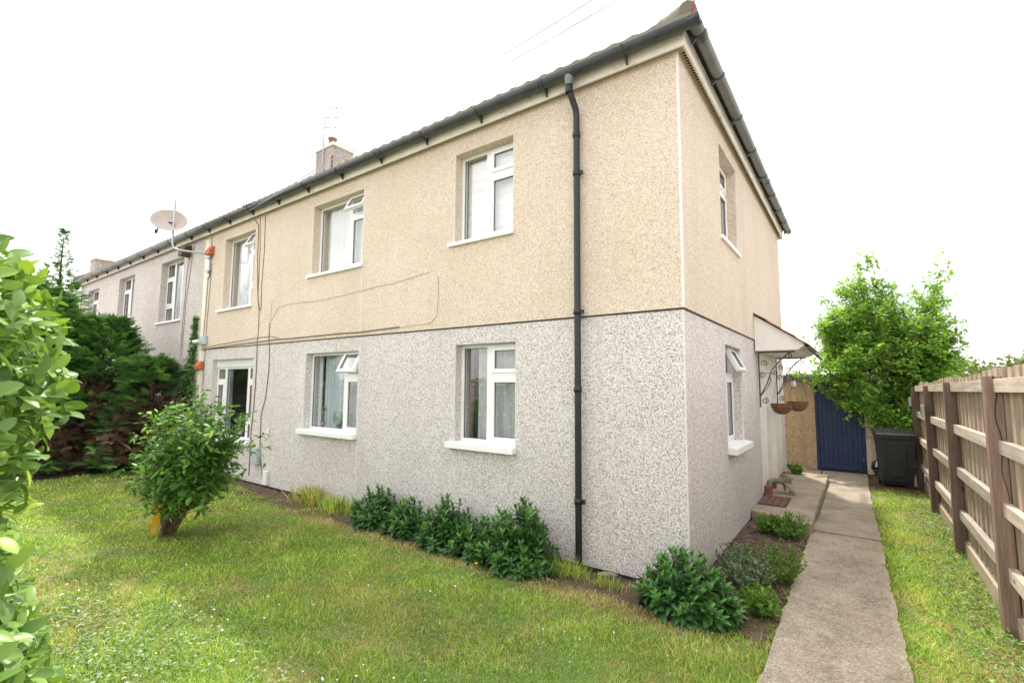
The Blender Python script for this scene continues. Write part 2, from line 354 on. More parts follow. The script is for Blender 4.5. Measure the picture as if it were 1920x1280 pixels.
# ------------------------------------------------------------------ leaf tools
def leaf_template(n=3, w=.42, fold=.10, curl=.18, tipw=1.3, pet=.08):
    ts = np.linspace(0, 1, n+2); vs = [(-pet, 0, 0)] ; fs = []
    rows = []
    for t in ts[1:-1]:
        hw = w*.5*(math.sin(PI*t**.85))**(.8 if n < 6 else .62)
        zc = -curl*t*t
        b = len(vs); vs += [(t, 0, zc), (t, hw, zc+fold*hw*2), (t, -hw, zc+fold*hw*2)]; rows.append(b)
    vs.append((1, 0, -curl)); tip = len(vs)-1
    b = rows[0]; fs += [(0, b, b+1), (0, b+2, b)]
    for a, b in zip(rows, rows[1:]): fs += [(a, b, b+1), (a, b+1, a+1), (a, a+2, b+2), (a, b+2, b)]
    a = rows[-1]; fs += [(a, tip, a+1), (a, a+2, tip)]
    return np.array(vs, float), np.array(fs, int)
def frond_template(k=6, spread=.55):
    vs = []; fs = []
    def sliver(a, b, w):
        a = np.array(a); b = np.array(b); d = b-a; p = np.array([-d[1], d[0], 0]); p = p/np.linalg.norm(p)*w
        m = a + d*.45
        i = len(vs); vs.extend([a, m+p, b, m-p]); fs.extend([(i, i+3, i+2), (i, i+2, i+1)])
    sliver((0, 0, 0), (1, 0, -.12), .045)
    for j in range(k):
        t = .12 + .72*j/(k-1); L = spread*(1-t*.62)*(.65 + .5*random.random())
        for sgn in (1, -1):
            ang = rad(38 + 14*random.random())
            sliver((t, 0, -.12*t*t), (t+L*math.cos(ang), sgn*L*math.sin(ang), -.12*t*t-.10*L), .05)
    return np.array(vs, float), np.array(fs, int)
def unit(a): return a/np.maximum(np.linalg.norm(a, axis=-1, keepdims=True), 1e-9)
def scatter(name, tpl, P, D, Nn, S, m, parent=None, rnd=None, keep=None, wid=None, extra=None):
    P, D, Nn, S = map(np.asarray, (P, D, Nn, S))
    if rnd is None: rnd = rng.random(len(P))
    if keep is not None:
        k = keep(P + D*S[:, None]) & keep(P); P, D, Nn, S, rnd = P[k], D[k], Nn[k], S[k], rnd[k]
        if wid is not None: wid = wid[k]
        if extra: extra = {a: b[k] for a, b in extra.items()}
    V0, F0 = tpl; X = unit(D); Y = unit(np.cross(Nn, X)); Z = np.cross(X, Y)
    w = np.ones(len(P)) if wid is None else wid
    V = (P[:, None, :] + S[:, None, None]*(V0[None, :, 0:1]*X[:, None, :] + w[:, None, None]*V0[None, :, 1:2]*Y[:, None, :] + V0[None, :, 2:3]*Z[:, None, :]))
    n, k = len(P), len(V0)
    T = (F0[None] + (np.arange(n)*k)[:, None, None]).reshape(-1, 3)
    at = {'rnd': np.repeat(rnd, k)}
    if extra:
        for a, b in extra.items(): at[a] = np.repeat(b, k)
    return np_mesh(name, V.reshape(-1, 3), T, m, parent, at)
def sph(n): return unit(rng.normal(size=(n, 3)))
LEAF = leaf_template(); LEAFHI = leaf_template(6, .50, .16, .18); LEAFLO = leaf_template(1, .6, .1, .1); LANCE = leaf_template(3, .36, .12, .30)

def curve_pts(a, b, sag, n=6, jit=.03):
    a, b = np.array(a, float), np.array(b, float); t = np.linspace(0, 1, n)[:, None]
    p = a + (b-a)*t; p[:, 2] += (sag*4*t*(1-t))[:, 0]; L = np.linalg.norm(b-a)
    j = rng.normal(size=p.shape)*jit*L; j[0] = 0; j[-1] = 0; return p + j
def woody(name, label, cat, base, centre, radii, nstem, ntwig, leaf, lsize, mleaf, nleaf, stem_r=.02, mbark=None, shape=None, keep=None, ends=(), low=.25,
          group=None, twig_len=.35, up=.25, spread_base=.08, trunk_name='trunk', jit=.05, inner=.35):
    """a bush or tree: stems rise from the base, twigs leave them, leaves sit along the twigs"""
    root = empty(name, base); tag(root, label, cat, group)
    b = np.array(base, float); c = np.array(centre, float); R = np.array(radii, float)
    wood_ = MB(); P = []; D = []
    for s in range(nstem+len(ends)):
        d = sph(1)[0]; d[2] = abs(d[2])*.9 + (.05 if s % 2 else -low)
        k = inner + (.98-inner)*rng.random()**.6
        end = c + R*d*k
        if shape is not None: end = shape(end)
        if s >= nstem: end = np.array(ends[s-nstem], float)
        st = b + np.array([rng.normal()*spread_base, rng.normal()*spread_base, 0])
        L = np.linalg.norm(end-st)
        pts = curve_pts(st, end, .10*L*(1 if d[2] < .5 else .3), 7, jit)
        r0 = stem_r*(.6+.6*rng.random())
        wood_.tube([tuple(q-b) for q in pts], [r0*(1-.85*i/6) for i in range(7)], 6)
        for t in range(ntwig):
            f = .35 + .65*rng.random(); i = min(5, int(f*6)); q = pts[i] + (pts[i+1]-pts[i])*(f*6-i)
            ax = unit(pts[i+1]-pts[i]); dd = unit(ax*.7 + sph(1)[0]*.9 + np.array([0, 0, up]))
            if t == 0: q = pts[-1]-ax*.05; dd = unit(ax + sph(1)[0]*.2)
            Lt = twig_len*(.4+.8*rng.random()); e = q + dd*Lt + np.array([0, 0, -.08*Lt])
            wood_.tube([tuple(q-b), tuple((q+e)/2-b + np.array([0, 0, .04*Lt])), tuple(e-b)], [r0*.28, r0*.2, r0*.1], 4, False)
            tt = rng.random(nleaf)**.7
            P.append(q + (e-q)*tt[:, None] + rng.normal(size=(nleaf, 3))*lsize*.25)
            D.append(unit(dd*.6 + sph(nleaf)*.95 + np.array([0, 0, .05])))
    wood_.build(trunk_name, mbark or m_bark, root, recalc=False)
    P = np.concatenate(P); D = np.concatenate(D); n = len(P)
    Nn = unit(sph(n)*.65 + np.array([0, 0, 1.0])); D[:, 2] = D[:, 2]*.6 - .1
    kk = (lambda p: keep(p + b)) if keep else None
    scatter('foliage', leaf, P-b, unit(D), Nn, lsize*(.65+.6*rng.random(n)), mleaf, root, keep=kk, wid=.8+.4*rng.random(n))
    return root

# ------------------------------------------------------------------ ground, lawn, path
HX = -10.15; FX = -19.6; DY = 6.95         # house ends, depth
mb = MB(); mb.add([(-600, -600, -.06), (600, -600, -.06), (600, 600, -.06), (-600, 600, -.06)], [(0, 1, 2, 3)])
tag(mb.build('ground', simple('dry_ground', (.27, .25, .22), .95, .15, .3, bump=.4), recalc=False), kind='structure')
def grid_sheet(name, x0, x1, y0, y1, z, m, nx=40, ny=20, amp=.012, edge=.0, kind='structure', inside=None):
    xs = np.linspace(x0, x1, nx+1); ys = np.linspace(y0, y1, ny+1); V = []
    for j, y in enumerate(ys):
        for i, x in enumerate(xs):
            e = 1 if 0 < i < nx and 0 < j < ny else 0
            dx = (rng.normal()*edge) if i in (0, nx) else 0; dy = (rng.normal()*edge) if j in (0, ny) else 0
            V.append((x+dx, y+dy, z + (rng.normal()*amp if e else -.035)))
    V = np.array(V); I = np.arange((nx+1)*(ny+1)).reshape(ny+1, nx+1)
    Q = np.stack([I[:-1, :-1], I[:-1, 1:], I[1:, 1:], I[1:, :-1]], -1).reshape(-1, 4)
    return tag(np_mesh(name, V, Q, m), kind=kind)
grid_sheet('lawn', -11.0, .68, -9, -.5, -.03, m_lawn, 90, 60, .006, .02)
grid_sheet('lawn_strip', 1.36, 2.14, -3, 6.6, -.03, m_lawn, 10, 60, .006)
grid_sheet('soil_bed', -10.4, .70, -.56, .02, -.022, m_soil, 130, 10, .010, .03)
grid_sheet('soil_border', -.02, .70, -.40, 2.72, -.018, m_soil, 14, 50, .012, .02)
grid_sheet('soil_patch', -14.5, -10.85, -7, .0, -.02, m_soil, 30, 50, .015, .05)
grid_sheet('soil_corner', 1.30, 2.14, 6.3, 12, -.02, m_soil, 14, 50, .012, .02)

def slab(name, poly, z0, z1, m, n=8, jit=.0055):
    """concrete slab with a slightly broken edge"""
    pts = []
    for i, a in enumerate(poly):
        b_ = poly[(i+1) % len(poly)]; L = math.dist(a, b_); k = max(2, int(L/.07))
        for t in range(k):
            f = t/k; pts.append((a[0]+(b_[0]-a[0])*f + (random.gauss(0, jit) if t else 0), a[1]+(b_[1]-a[1])*f + (random.gauss(0, jit) if t else 0)))
    c = (sum(p[0] for p in pts)/len(pts), sum(p[1] for p in pts)/len(pts)); nn = len(pts)
    ins = [(p[0]+(c[0]-p[0])*.012, p[1]+(c[1]-p[1])*.006) for p in pts]
    vs = [(x, y, z0) for x, y in pts] + [(x, y, z1-.012) for x, y in pts] + [(x, y, z1) for x, y in ins]
    fs = [(i, (i+1) % nn, nn+(i+1) % nn, nn+i) for i in range(nn)] + [(nn+i, nn+(i+1) % nn, 2*nn+(i+1) % nn, 2*nn+i) for i in range(nn)] + [tuple(range(2*nn, 3*nn))]
    o = MB().add(vs, fs).build(name, m, recalc=False)
    return o
pth = empty('path'); tag(pth, kind='structure')
for nm, poly, z, m in (('path_slab', [(.70, -6.5), (1.50, -6.5), (1.45, -.5), (1.415, 1.16), (1.395, 2.72), (.70, 2.72), (.69, 1.4), (.69, -.7)], .0, m_path),
                       ('path_slab', [(.70, 2.735), (1.395, 2.735), (1.38, 3.42), (.735, 3.42)], .006, m_path2),
                       ('path_slab', [(.735, 3.435), (1.38, 3.435), (1.36, 4.16), (.735, 4.16)], -.002, m_path2),
                       ('path_slab', [(.735, 4.175), (1.36, 4.175), (1.33, 6.6), (.735, 6.6)], .004, m_path2),
                       ('path_slab', [(.735, 6.615), (1.33, 6.615), (1.33, 7.93), (.57, 7.93), (.57, 6.615)], .0, m_path2),
                       ('path_slab', [(.0, 6.615), (.555, 6.615), (.555, 7.93), (-1.5, 7.93), (-1.5, 7.0), (.0, 7.0)], -.002, m_path2)):
    slab(nm, poly, -.05, z, m).parent = pth
sb = empty('entrance_slab'); tag(sb, kind='structure')
slab('slab', [(.02, 2.86), (.66, 2.50), (.725, 2.56), (.725, 6.6), (.02, 6.6)], -.05, .115, m_slab).parent = sb

# grass blades: one object of stuff
def blades(name, regions, label=None):
    P = []; 
    for (x0, x1, y0, y1, dens, ok) in regions:
        n = int((x1-x0)*(y1-y0)*dens); q = np.stack([x0+(x1-x0)*rng.random(n), y0+(y1-y0)*rng.random(n)], 1)
        d = np.hypot(q[:, 0]-CAM[0], q[:, 1]-CAM[1]); k = rng.random(n) < np.clip((3.6/np.maximum(d, .1))**1.25, .12, 1)
        k &= ok(q[:, 0], q[:, 1]); P.append(q[k])
    P = np.concatenate(P); n = len(P); d = np.hypot(P[:, 0]-CAM[0], P[:, 1]-CAM[1])
    # clumps
    cl = np.sin(P[:, 0]*5.1+1.3*np.sin(P[:, 1]*3.7))*np.sin(P[:, 1]*6.3+1.1*np.sin(P[:, 0]*4.3))
    cl2 = np.sin(P[:, 0]*1.7+2.1*np.sin(P[:, 1]*1.3))*np.sin(P[:, 1]*2.1+1.7*np.sin(P[:, 0]*1.1)); h = (.021 + .023*rng.random(n))*(1+.35*cl+.3*cl2)
    near_wall = np.exp(-((P[:, 1]+.62)/.16)**2)*(P[:, 0] > -5.5)*(P[:, 0] < .1)
    straw = np.clip(near_wall*.9 + np.exp(-((P[:, 0]+9.2)/.9)**2-((P[:, 1]+1.2)/.5)**2)*.7 + .4*(P[:, 0] > 1.7)*(.5+.5*np.sin(P[:, 1]*2.3+P[:, 0]*5))
                    + .8*np.exp(-((P[:, 0]+1.9)/1.1)**2-((P[:, 1]+1.75)/.35)**2)*.6 + .03, 0, .95)
    tall = rng.random(n) < .015; h[tall] *= 1.9
    w = .0016*np.clip(d/3.0, .8, 5)*(.7+.6*rng.random(n))
    th = 2*PI*rng.random(n); lean = h*(.25+1.15*rng.random(n)); flat = rng.random(n) < .3; lean[flat] = h[flat]*1.7; 
    dx, dy = np.cos(th), np.sin(th); ph = th + PI/2 + rng.normal(size=n)*.6; sx, sy = np.cos(ph)*w, np.sin(ph)*w
    hz = np.where(flat, h*.5, h); z0 = -.035
    V = np.empty((n, 5, 3)); 
    V[:, 0] = np.stack([P[:, 0]-sx, P[:, 1]-sy, np.full(n, z0)], 1); V[:, 1] = np.stack([P[:, 0]+sx, P[:, 1]+sy, np.full(n, z0)], 1)
    mx_, my_ = P[:, 0]+dx*lean*.4, P[:, 1]+dy*lean*.4
    V[:, 2] = np.stack([mx_-sx*.85, my_-sy*.85, z0+hz*.65], 1); V[:, 3] = np.stack([mx_+sx*.85, my_+sy*.85, z0+hz*.65], 1)
    V[:, 4] = np.stack([P[:, 0]+dx*lean, P[:, 1]+dy*lean, z0+hz], 1)
    T = (np.array([(0, 1, 3), (0, 3, 2), (2, 3, 4)])[None] + (np.arange(n)*5)[:, None, None]).reshape(-1, 3)
    r = np.clip(.5+.30*rng.normal(size=n)+.14*cl, 0, 1)
    o = np_mesh(name, V.reshape(-1, 3), T, m_blade, None, {'rnd': np.repeat(r, 5), 'straw': np.repeat(straw, 5)})
    tag(o, label, 'grass', kind='stuff'); return o
wob = lambda t: .03*np.sin(t*3.1)+.02*np.sin(t*7.7)
blades('grass', [
    (-4.6, .70, -4.6, -.05, 9500, lambda x, y: ((y < -.47+wob(x)) | ((x > .28) & (rng.random(len(x)) < .5))) & (x < .70+.015*np.sin(y*9)+.012*np.sin(y*23))),
    (-11.0, -4.6, -4.4, -.3, 9000, lambda x, y: (y < -.26+wob(x)) & (x > -10.85+wob(y)*2)),
    (.35, .74, -.5, 2.4, 1500, lambda x, y: (x > .60+wob(y*2)) ),
    (1.36, 2.10, -2.2, 6.5, 9500, lambda x, y: (x > 1.395-.012*y+.014*np.sin(y*11)+.012*np.sin(y*27)) & (rng.random(len(x)) < np.where(x > 1.8, .55, 1)))],
    'short mown lawn grass, green with straw coloured patches, in front of the house')
def lowplants(name, n, box, size, m, tpl, label, cat, dens=None, z=(.0, .02)):
    x0, x1, y0, y1 = box; x = x0+(x1-x0)*rng.random(n); y = y0+(y1-y0)*rng.random(n)
    if dens is not None:
        k = rng.random(n) < dens(x, y); x, y = x[k], y[k]
    n = len(x); P = np.stack([x, y, z[0]+(z[1]-z[0])*rng.random(n)-.02], 1); D = sph(n); D[:, 2] = abs(D[:, 2])*.3
    o = scatter(name, tpl, P, unit(D), unit(sph(n)*.5+np.array([0, 0, 1])), size*(.6+.8*rng.random(n)), m)
    return tag(o, label, cat, kind='stuff')
lowplants('clover', 26000, (-6, .66, -4.3, -.6), .020, m_clover, leaf_template(1, .9, .1, .1), 'small clover and broad lawn weeds growing through the grass', 'lawn weeds',
          lambda x, y: np.clip(.18+.5*np.sin(x*1.9+1)*np.sin(y*2.3+2)+(y < -2.9)*.55, .03, 1), z=(.0, .04))
lowplants('strip_weeds', 6500, (1.62, 2.1, -1.0, 6.3), .03, m_weed, LEAF, 'small leafy weeds along the foot of the wooden fence', 'weeds', lambda x, y: np.clip((x-1.6)*1.6, .05, 1), z=(0, .05))
lowplants('mulch', 9000, (0.0, .66, -.1, 2.85), .024, m_mulch, leaf_template(1, .5, .05, .1), 'brown bark chips and dead leaves in the side bed', 'bark chips', z=(.0, .014))
lowplants('dry_litter', 6000, (-10.2, .4, -.62, -.05), .022, m_mulch, leaf_template(1, .3, .05, .1), 'dry brown plant litter along the foot of the front wall', 'leaf litter', z=(-.005, .012))
lowplants('fence_litter', 1100, (1.7, 2.1, -.5, 6.0), .03, m_mulch, leaf_template(1, .5, .05, .1), 'fallen dead leaves on the grass beside the fence', 'leaf litter', lambda x, y: .35+.5*np.sin(y*2.1), z=(.01, .03))
lowplants('hedge_litter', 7000, (-14, -10.8, -6, -.1), .035, m_mulch, leaf_template(1, .4, .05, .1), 'dead brown conifer litter on the soil under the hedge', 'leaf litter', z=(0, .02))
lowplants('broad_weeds', 15000, (-4.2, .66, -4.2, -2.3), .030, m_broad, LEAF, 'pale broad lawn weed leaves and clippings in the grass nearest the camera', 'lawn weeds',
          lambda x, y: np.clip((-2.35-y)*.75, 0, 1)*(.35+.65*(np.sin(x*4.1+y*2)+np.sin(y*5.3-x*1.7) > -.3)), z=(.005, .045))
lowplants('fine_weeds', 9000, (-9.5, .66, -3.4, -.6), .022, m_clover, LEAFLO, 'darker green leafy weeds scattered in the lawn', 'lawn weeds',
          lambda x, y: (np.sin(x*2.7+y*1.3)+np.sin(y*3.9-x*1.1+2) > .5)*.9, z=(.0, .035))
# daisies
n = 210; dp = np.stack([-8.5+9.0*rng.random(n), -4.1+3.3*rng.random(n)], 1)
ctr = dp[rng.integers(0, 40, n)]; dp = np.where(rng.random((n, 1)) < .6, ctr + rng.normal(size=(n, 2))*.16, dp)
dmb = MB()
for x, y in dp:
    if x > .6 or y > -.65: continue
    z = .012+.02*random.random(); r = .0068*(.7+.5*random.random()); tx, ty = random.gauss(0, .3), random.gauss(0, .3)
    dmb.add([(x, y, z+.003)] + [(x+r*math.cos(k*PI/4), y+r*math.sin(k*PI/4), z + r*(tx*math.cos(k*PI/4)+ty*math.sin(k*PI/4))) for k in range(8)], [(0, k+1, (k+1) % 8+1) for k in range(8)])
    dmb.tube([(x, y, -.03), (x, y, z)], .0008, 3, False)
tag(dmb.build('daisies', m_flow, recalc=False), 'tiny white daisies dotted over the lawn', 'daisies', kind='stuff')

# ------------------------------------------------------------------ house shells
FF = lambda u, n, z: (u, -n, z)            # front face: u = x, n outwards (towards -y)
FS = lambda u, n, z: (n, u, z)             # side face: u = y, n outwards (towards +x)
REC = .12
def wall_sheet(mb, F, u0, u1, z0, z1, ops, n=0.0, rev=.30, clip=None):
    us = sorted({u0, u1} | {o[0] for o in ops} | {o[1] for o in ops}); zs = sorted({z0, z1} | {o[2] for o in ops} | {o[3] for o in ops})
    us = [u for u in us if u0 <= u <= u1]; zs = [z for z in zs if z0 <= z <= z1]
    flip = F is FS
    for a, b in zip(us, us[1:]):
        for c, d in zip(zs, zs[1:]):
            mu, mz = (a+b)/2, (c+d)/2
            if any(o[0] < mu < o[1] and o[2] < mz < o[3] for o in ops): continue
            mb.add([F(a, n, c), F(b, n, c), F(b, n, d), F(a, n, d)], [(0, 1, 2, 3)])
    for o in ops:
        a, b, c, d = o
        for (p, q) in (((a, c), (a, d)), ((a, d), (b, d)), ((b, d), (b, c)), ((b, c), (a, c))):
            mb.add([F(p[0], n, p[1]), F(q[0], n, q[1]), F(q[0], n-rev, q[1]), F(p[0], n-rev, p[1])], [(0, 1, 2, 3)])

front_up = [(-2.82, -1.90, 3.55, 4.70), (-6.02, -4.68, 3.55, 4.71), (-9.22, -7.97, 3.25, 4.70)]
front_low = [(-2.78, -1.86, 1.07, 2.25), (-6.09, -4.70, 1.03, 2.25), (-9.52, -7.81, .70, 2.23)]
side_up = [(1.60, 2.60, 3.56, 4.72)]; side_low = [(1.66, 2.62, 1.05, 2.26)]
DOOR = (3.98, 6.30, .10, 2.30)
ZS = 2.46; ZT = 4.94
house = empty('house', (0, 0, 0))
tag(house, 'two storey pebbledash house, cream above and speckled pinkish grey below, nearest the camera', 'house')
mb = MB(); wall_sheet(mb, FF, HX, 0, 0, ZS, front_low, -.0); wall_sheet(mb, FS, 0, DY, 0, ZS, side_low+[DOOR], -.0)
mb.add([(0, DY, 0), (HX, DY, 0), (HX, DY, ZS), (0, DY, ZS)], [(0, 1, 2, 3)])
mb.build('ground_floor_wall', m_low, house, recalc=False)
e = .016
mb = MB(); wall_sheet(mb, FF, HX, e, ZS+.012, ZT, front_up, e); wall_sheet(mb, FS, -e, DY+e, ZS+.012, ZT, side_up, e)
mb.add([(e, DY+e, ZS), (HX, DY+e, ZS), (HX, DY+e, ZT), (e, DY+e, ZT)], [(0, 1, 2, 3)])
mb.add([(HX, -e, ZS+.012), (e, -e, ZS+.012), (e, 0.03, ZS+.012), (HX, 0.03, ZS+.012)], [(0, 1, 2, 3)])
mb.add([(-.03, -e, ZS+.0121), (e, -e, ZS+.0121), (e, DY, ZS+.0121), (-.03, DY, ZS+.0121)], [(0, 1, 2, 3)])
mb.build('upper_floor_wall', m_up, house, recalc=False)
mb = MB(); mb.fbox(FF, HX, .004, -.02, .006, ZS-.004, ZS+.010); mb.fbox(FS, .0, DY, -.02, .006, ZS-.0041, ZS+.0099)
mb.build('drip_joint', m_gap, house)
mb = MB(); mb.fbox(FF, HX, -.03, -.2, -.035, -.1, .02); mb.fbox(FS, .03, DY, -.2, -.035, -.1, .0201)
mb.build('plinth', m_gap, house)
# floors and partitions inside, so no light leaks from window to window
mb = MB(); mb.box(HX+.05, -.35, .35, DY-.2, 2.42, 2.5); mb.box(HX+.05, -.35, 1.4, 1.5, 0.05, 2.42); mb.box(HX+.05, -.35, 1.4, 1.5, 2.5, 4.9)
for x in (-3.6, -7.0): mb.box(x, x+.1, .32, 1.4, .05, 2.42); mb.box(x, x+.1, .32, 1.4, 2.5, 4.9)
mb.box(HX+.05, -.35, .32, DY-.2, -.02, .03); mb.box(HX+.02, HX+.06, .05, DY-.1, .05, 4.9)
mb.build('inner_wall', m_room, house)
# beads
def BD(*a): MB().fbox(*a).build('corner_bead', m_bead, house)
for F, u, za, zb, n in ((FF, -4.675, .02, 4.86, .0195),):
    BD(F, u, u+.011, -.01, .019, ZS+.014, zb); BD(F, u, u+.011, -.01, .004, za, ZS-.006)
BD(FF, e-.001, .0180, e-.02, e+.0020, ZS+.014, ZT); BD(FS, -.0182, -.0158, e-.02, e+.0015, ZS+.014, ZT)
BD(FF, -.007, .004, -.02, .0035, .0, ZS-.006); BD(FS, .003, .008, -.02, .003, .0, ZS-.006)
for (a, b, c, d) in front_up: BD(FF, a-.005, a+.0015, .0, e+.002, c+.001, d-.001); BD(FF, b-.0015, b+.005, .0, e+.002, c+.001, d-.001)
for (a, b, c, d) in front_low: BD(FF, a-.005, a+.0015, -.02, .002, c+.001, d-.001); BD(FF, b-.0015, b+.005, -.02, .002, c+.001, d-.001)
BD(FS, 2.6185, 2.625, -.02, .002, 1.051, 2.259); BD(FS, 2.5985, 2.605, 0, e+.002, 3.561, 4.719)
mb = MB(); mb.fbox(FF, HX, HX+.16, -.01, e+.004, .02, 4.86); mb.build('party_strip', m_beadc, house)

# ---- windows
def ring(mb, F, a0, a1, b0, b1, w, n0, n1):
    mb.fbox(F, a0, a0+w, n0, n1, b0, b1); mb.fbox(F, a1-w, a1, n0, n1, b0, b1)
    mb.fbox(F, a0+w, a1-w, n0, n1, b0, b0+w); mb.fbox(F, a0+w, a1-w, n0, n1, b1-w, b1)
def window(house, F, op, cells, sill=None, curtain=None, rec=REC, head=0, nm='window'):
    a, b, c, d = op
    if head: 
        pass
    mb = MB(); nF, nB = -rec, -rec-.06; w = .040
    panes = []; d2 = d-head
    for (u0, u1, z0, z1, kind) in cells:
        A, B = a+(b-a)*u0, a+(b-a)*u1; C, D = c+(d2-c)*z0, c+(d2-c)*z1
        ring(mb, F, A, B, C, D, w, nB, nF)
        if kind == 'fix': panes.append((A+w, B-w, C+w, D-w, -rec-.03, None))
        if kind == 'cas': panes.append((A+w*.8, B-w*.8, C+w*.8, D-w*.8, -rec-.02, 'shut'))
        if kind == 'vent': panes.append((A+w*.5, B-w*.5, C+w*.5, D-w*.3, -rec+.012, 'open'))
    if head: mb.fbox(F, a, b, nB, nF+.03, d2+.001, d)
    fr = mb.build(nm, m_upvc, house, bevel=.004)
    for (A, B, C, D, n, k) in panes:
        if k is None:
            g = MB().add([F(A, n, C), F(B, n, C), F(B, n, D), F(A, n, D)], [(0, 1, 2, 3)]).build('pane', m_glass, fr, recalc=False)
            s = MB(); ring(s, F, A, B, C, D, .007, n+.0035, n+.012); s.build('gasket', m_seal, fr)
            continue
        G = F
        if k == 'open':
            th = rad(27); zt = D; n0 = n
            def G(u, nn, z, zt=zt, n0=n0, th=th):
                s_ = zt-z; q = nn-n0
                return F(u, n0 + s_*math.sin(th) + q*math.cos(th), zt - s_*math.cos(th) + q*math.sin(th))
        s = MB(); ring(s, G, A, B, C, D, .05, n-.02, n+.035); so_ = s.build('sash', m_upvc, fr, bevel=.004)
        MB().add([G(A+.05, n+.008, C+.05), G(B-.05, n+.008, C+.05), G(B-.05, n+.008, D-.05), G(A+.05, n+.008, D-.05)], [(0, 1, 2, 3)]).build('pane', m_glass, fr, recalc=False)
        s = MB(); ring(s, G, A+.05, B-.05, C+.05, D-.05, .006, n+.0115, n+.02); s.build('gasket', m_seal, fr)
        if k == 'shut' and D-C > .5: MB().fbox(F, A+.01, A+.03, n-.05, n-.02, (C+D)/2-.05, (C+D)/2+.05).build('window_handle', m_upvc, fr)
    if sill:
        l, r, dep, th = sill; s = MB()
        nb = -rec+.001
        s.prism([(nb, c-.002), (nb, c-th*.75), (dep-.0, c-th), (dep, c-.018)], lambda n_, z_: F(a-l, n_, z_) if n_ > 0.02 else F(a+.001, n_, z_), lambda n_, z_: F(b+r, n_, z_) if n_ > 0.02 else F(b-.001, n_, z_))
        s = MB(); s.fbox(F, a+.001, b-.001, nb, .0, c-.0, c+.006); s.prism([(.0, c+.006), (.0, c-th+.004), (dep, c-th), (dep, c-.006)], lambda n_, z_: F(a-l, n_, z_), lambda n_, z_: F(b+r, n_, z_))
        s.build('sill', m_sill, fr, bevel=.005)
    for cu in (curtain or []):
        kind, u0, u1, mat_ = cu[:4]; A, B = a+(b-a)*u0+.01, a+(b-a)*u1-.01
        if kind == 'fold':
            nx = int((B-A)*90)+8; V = []; per = cu[4] if len(cu) > 4 else .09; top = d-.0; bot = c+.01
            drift = cu[5] if len(cu) > 5 else 0
            s = MB()
            cols = [A+(B-A)*i/nx for i in range(nx+1)]
            for j, z in enumerate((bot, (bot+top)/2, top)):
                for i, u in enumerate(cols):
                    ph = 2*PI*u/per + .9*math.sin(u*9.0); uu = u + drift*(1-j/2)*(i/nx if drift < 0 else 1-i/nx)
                    V.append(F(uu, -rec-.15+.022*math.sin(ph)+.008*math.sin(ph*2.3+1), z))
            k = nx+1
            s.add(V, [(j*k+i, j*k+i+1, (j+1)*k+i+1, (j+1)*k+i) for j in range(2) for i in range(nx)], True).build('curtain', mat_, fr, recalc=False)
        else:
            s = MB(); z = c+.03; i = 0
            while z < d-.04:
                s.fbox(F, A, B, -rec-.10-(.006 if i % 2 else 0), -rec-.096-(.006 if i % 2 else 0), z, z+.072); z += .068; i += 1
            s.build('blind', mat_, fr)
    return fr
two = lambda m, v, top='cas': [(0, m, 0, 1, 'fix'), (m, 1, v, 1, top), (m, 1, 0, v, 'cas')]
window(house, FF, front_up[0], two(.49, .70), (.085, .015, .055, .05), [('blind', 0.02, .98, m_white_cur)])
window(house, FF, front_up[1], two(.63, .74, 'vent'), (.10, .02, .055, .05), [('fold', .0, .99, m_white_cur, .16)])
window(house, FF, front_up[2], [(0, .70, 0, 1, 'fix'), (.70, 1, .76, 1, 'vent'), (.70, 1, .27, .76, 'cas'), (.70, 1, 0, .27, 'fix')], (.17, .02, .06, .05),
       [('fold', .03, .99, m_white_cur, .17)])
window(house, FF, front_low[0], two(.49, .68), (.085, .015, .08, .07), [('fold', .0, .10, m_pinkcur, .05), ('fold', .17, .99, m_dots, .19)])
window(house, FF, front_low[1], two(.67, .69, 'vent'), (.075, .015, .08, .07), [('fold', .0, .08, m_white_cur, .06), ('fold', .13, .99, m_voile, .11)])
window(house, FF, front_low[2], [(0, .22, 0, .24, 'fix'), (0, .22, .24, .80, 'cas'), (0, .22, .80, 1, 'fix'), (.22, .77, 0, 1, 'fix'), (.77, 1, 0, .24, 'fix'), (.77, 1, .24, .80, 'cas'), (.77, 1, .80, 1, 'fix')],
       (.10, .02, .08, .07), [('fold', .02, .2, m_voile, .08)], head=.15)
window(house, FS, side_up[0], two(.49, .70), (.06, .03, .05, .05), [('fold', .05, .95, m_pinkcur, .1)])
window(house, FS, side_low[0], [(0, .5, 0, 1, 'fix'), (.5, 1, .70, 1, 'vent'), (.5, 1, 0, .70, 'cas')], (.01, .06, .10, .08), [('fold', .05, .95, m_pinkcur, .1)])

# ---- eaves
OV = .10
def eaves(parent, x0, x1, side=False, gm=m_gut, bspace=.95, left_end=False):
    mb = MB(); x1f = OV if side else x1
    mb.box(x0, x1f, -OV, -OV+.022, ZT-.03, 5.09)
    if side: mb.box(OV-.022, OV, -OV+.0225, DY+.17, ZT-.0301, 5.0899); mb.box(-1.0, OV-.0225, DY+.148, DY+.17, ZT-.03, 5.09)
    mb.build('fascia', m_fascia, parent, bevel=.003)
    mb = MB(); mb.box(x0, x1f-.023 if side else x1, -OV+.0225, .05, ZT+.004, ZT+.02)
    if side: mb.box(-.05, OV-.023, .0505, DY+.14, ZT+.0041, ZT+.0201)
    sf = mb.build('soffit', m_soffit, parent)
    if side:
        s = MB(); y = .05
        while y < DY: s.box(.034, .066, y, y+.018, ZT+.0005, ZT+.0035); y += .045
        s.build('soffit_vent', m_hole, sf)
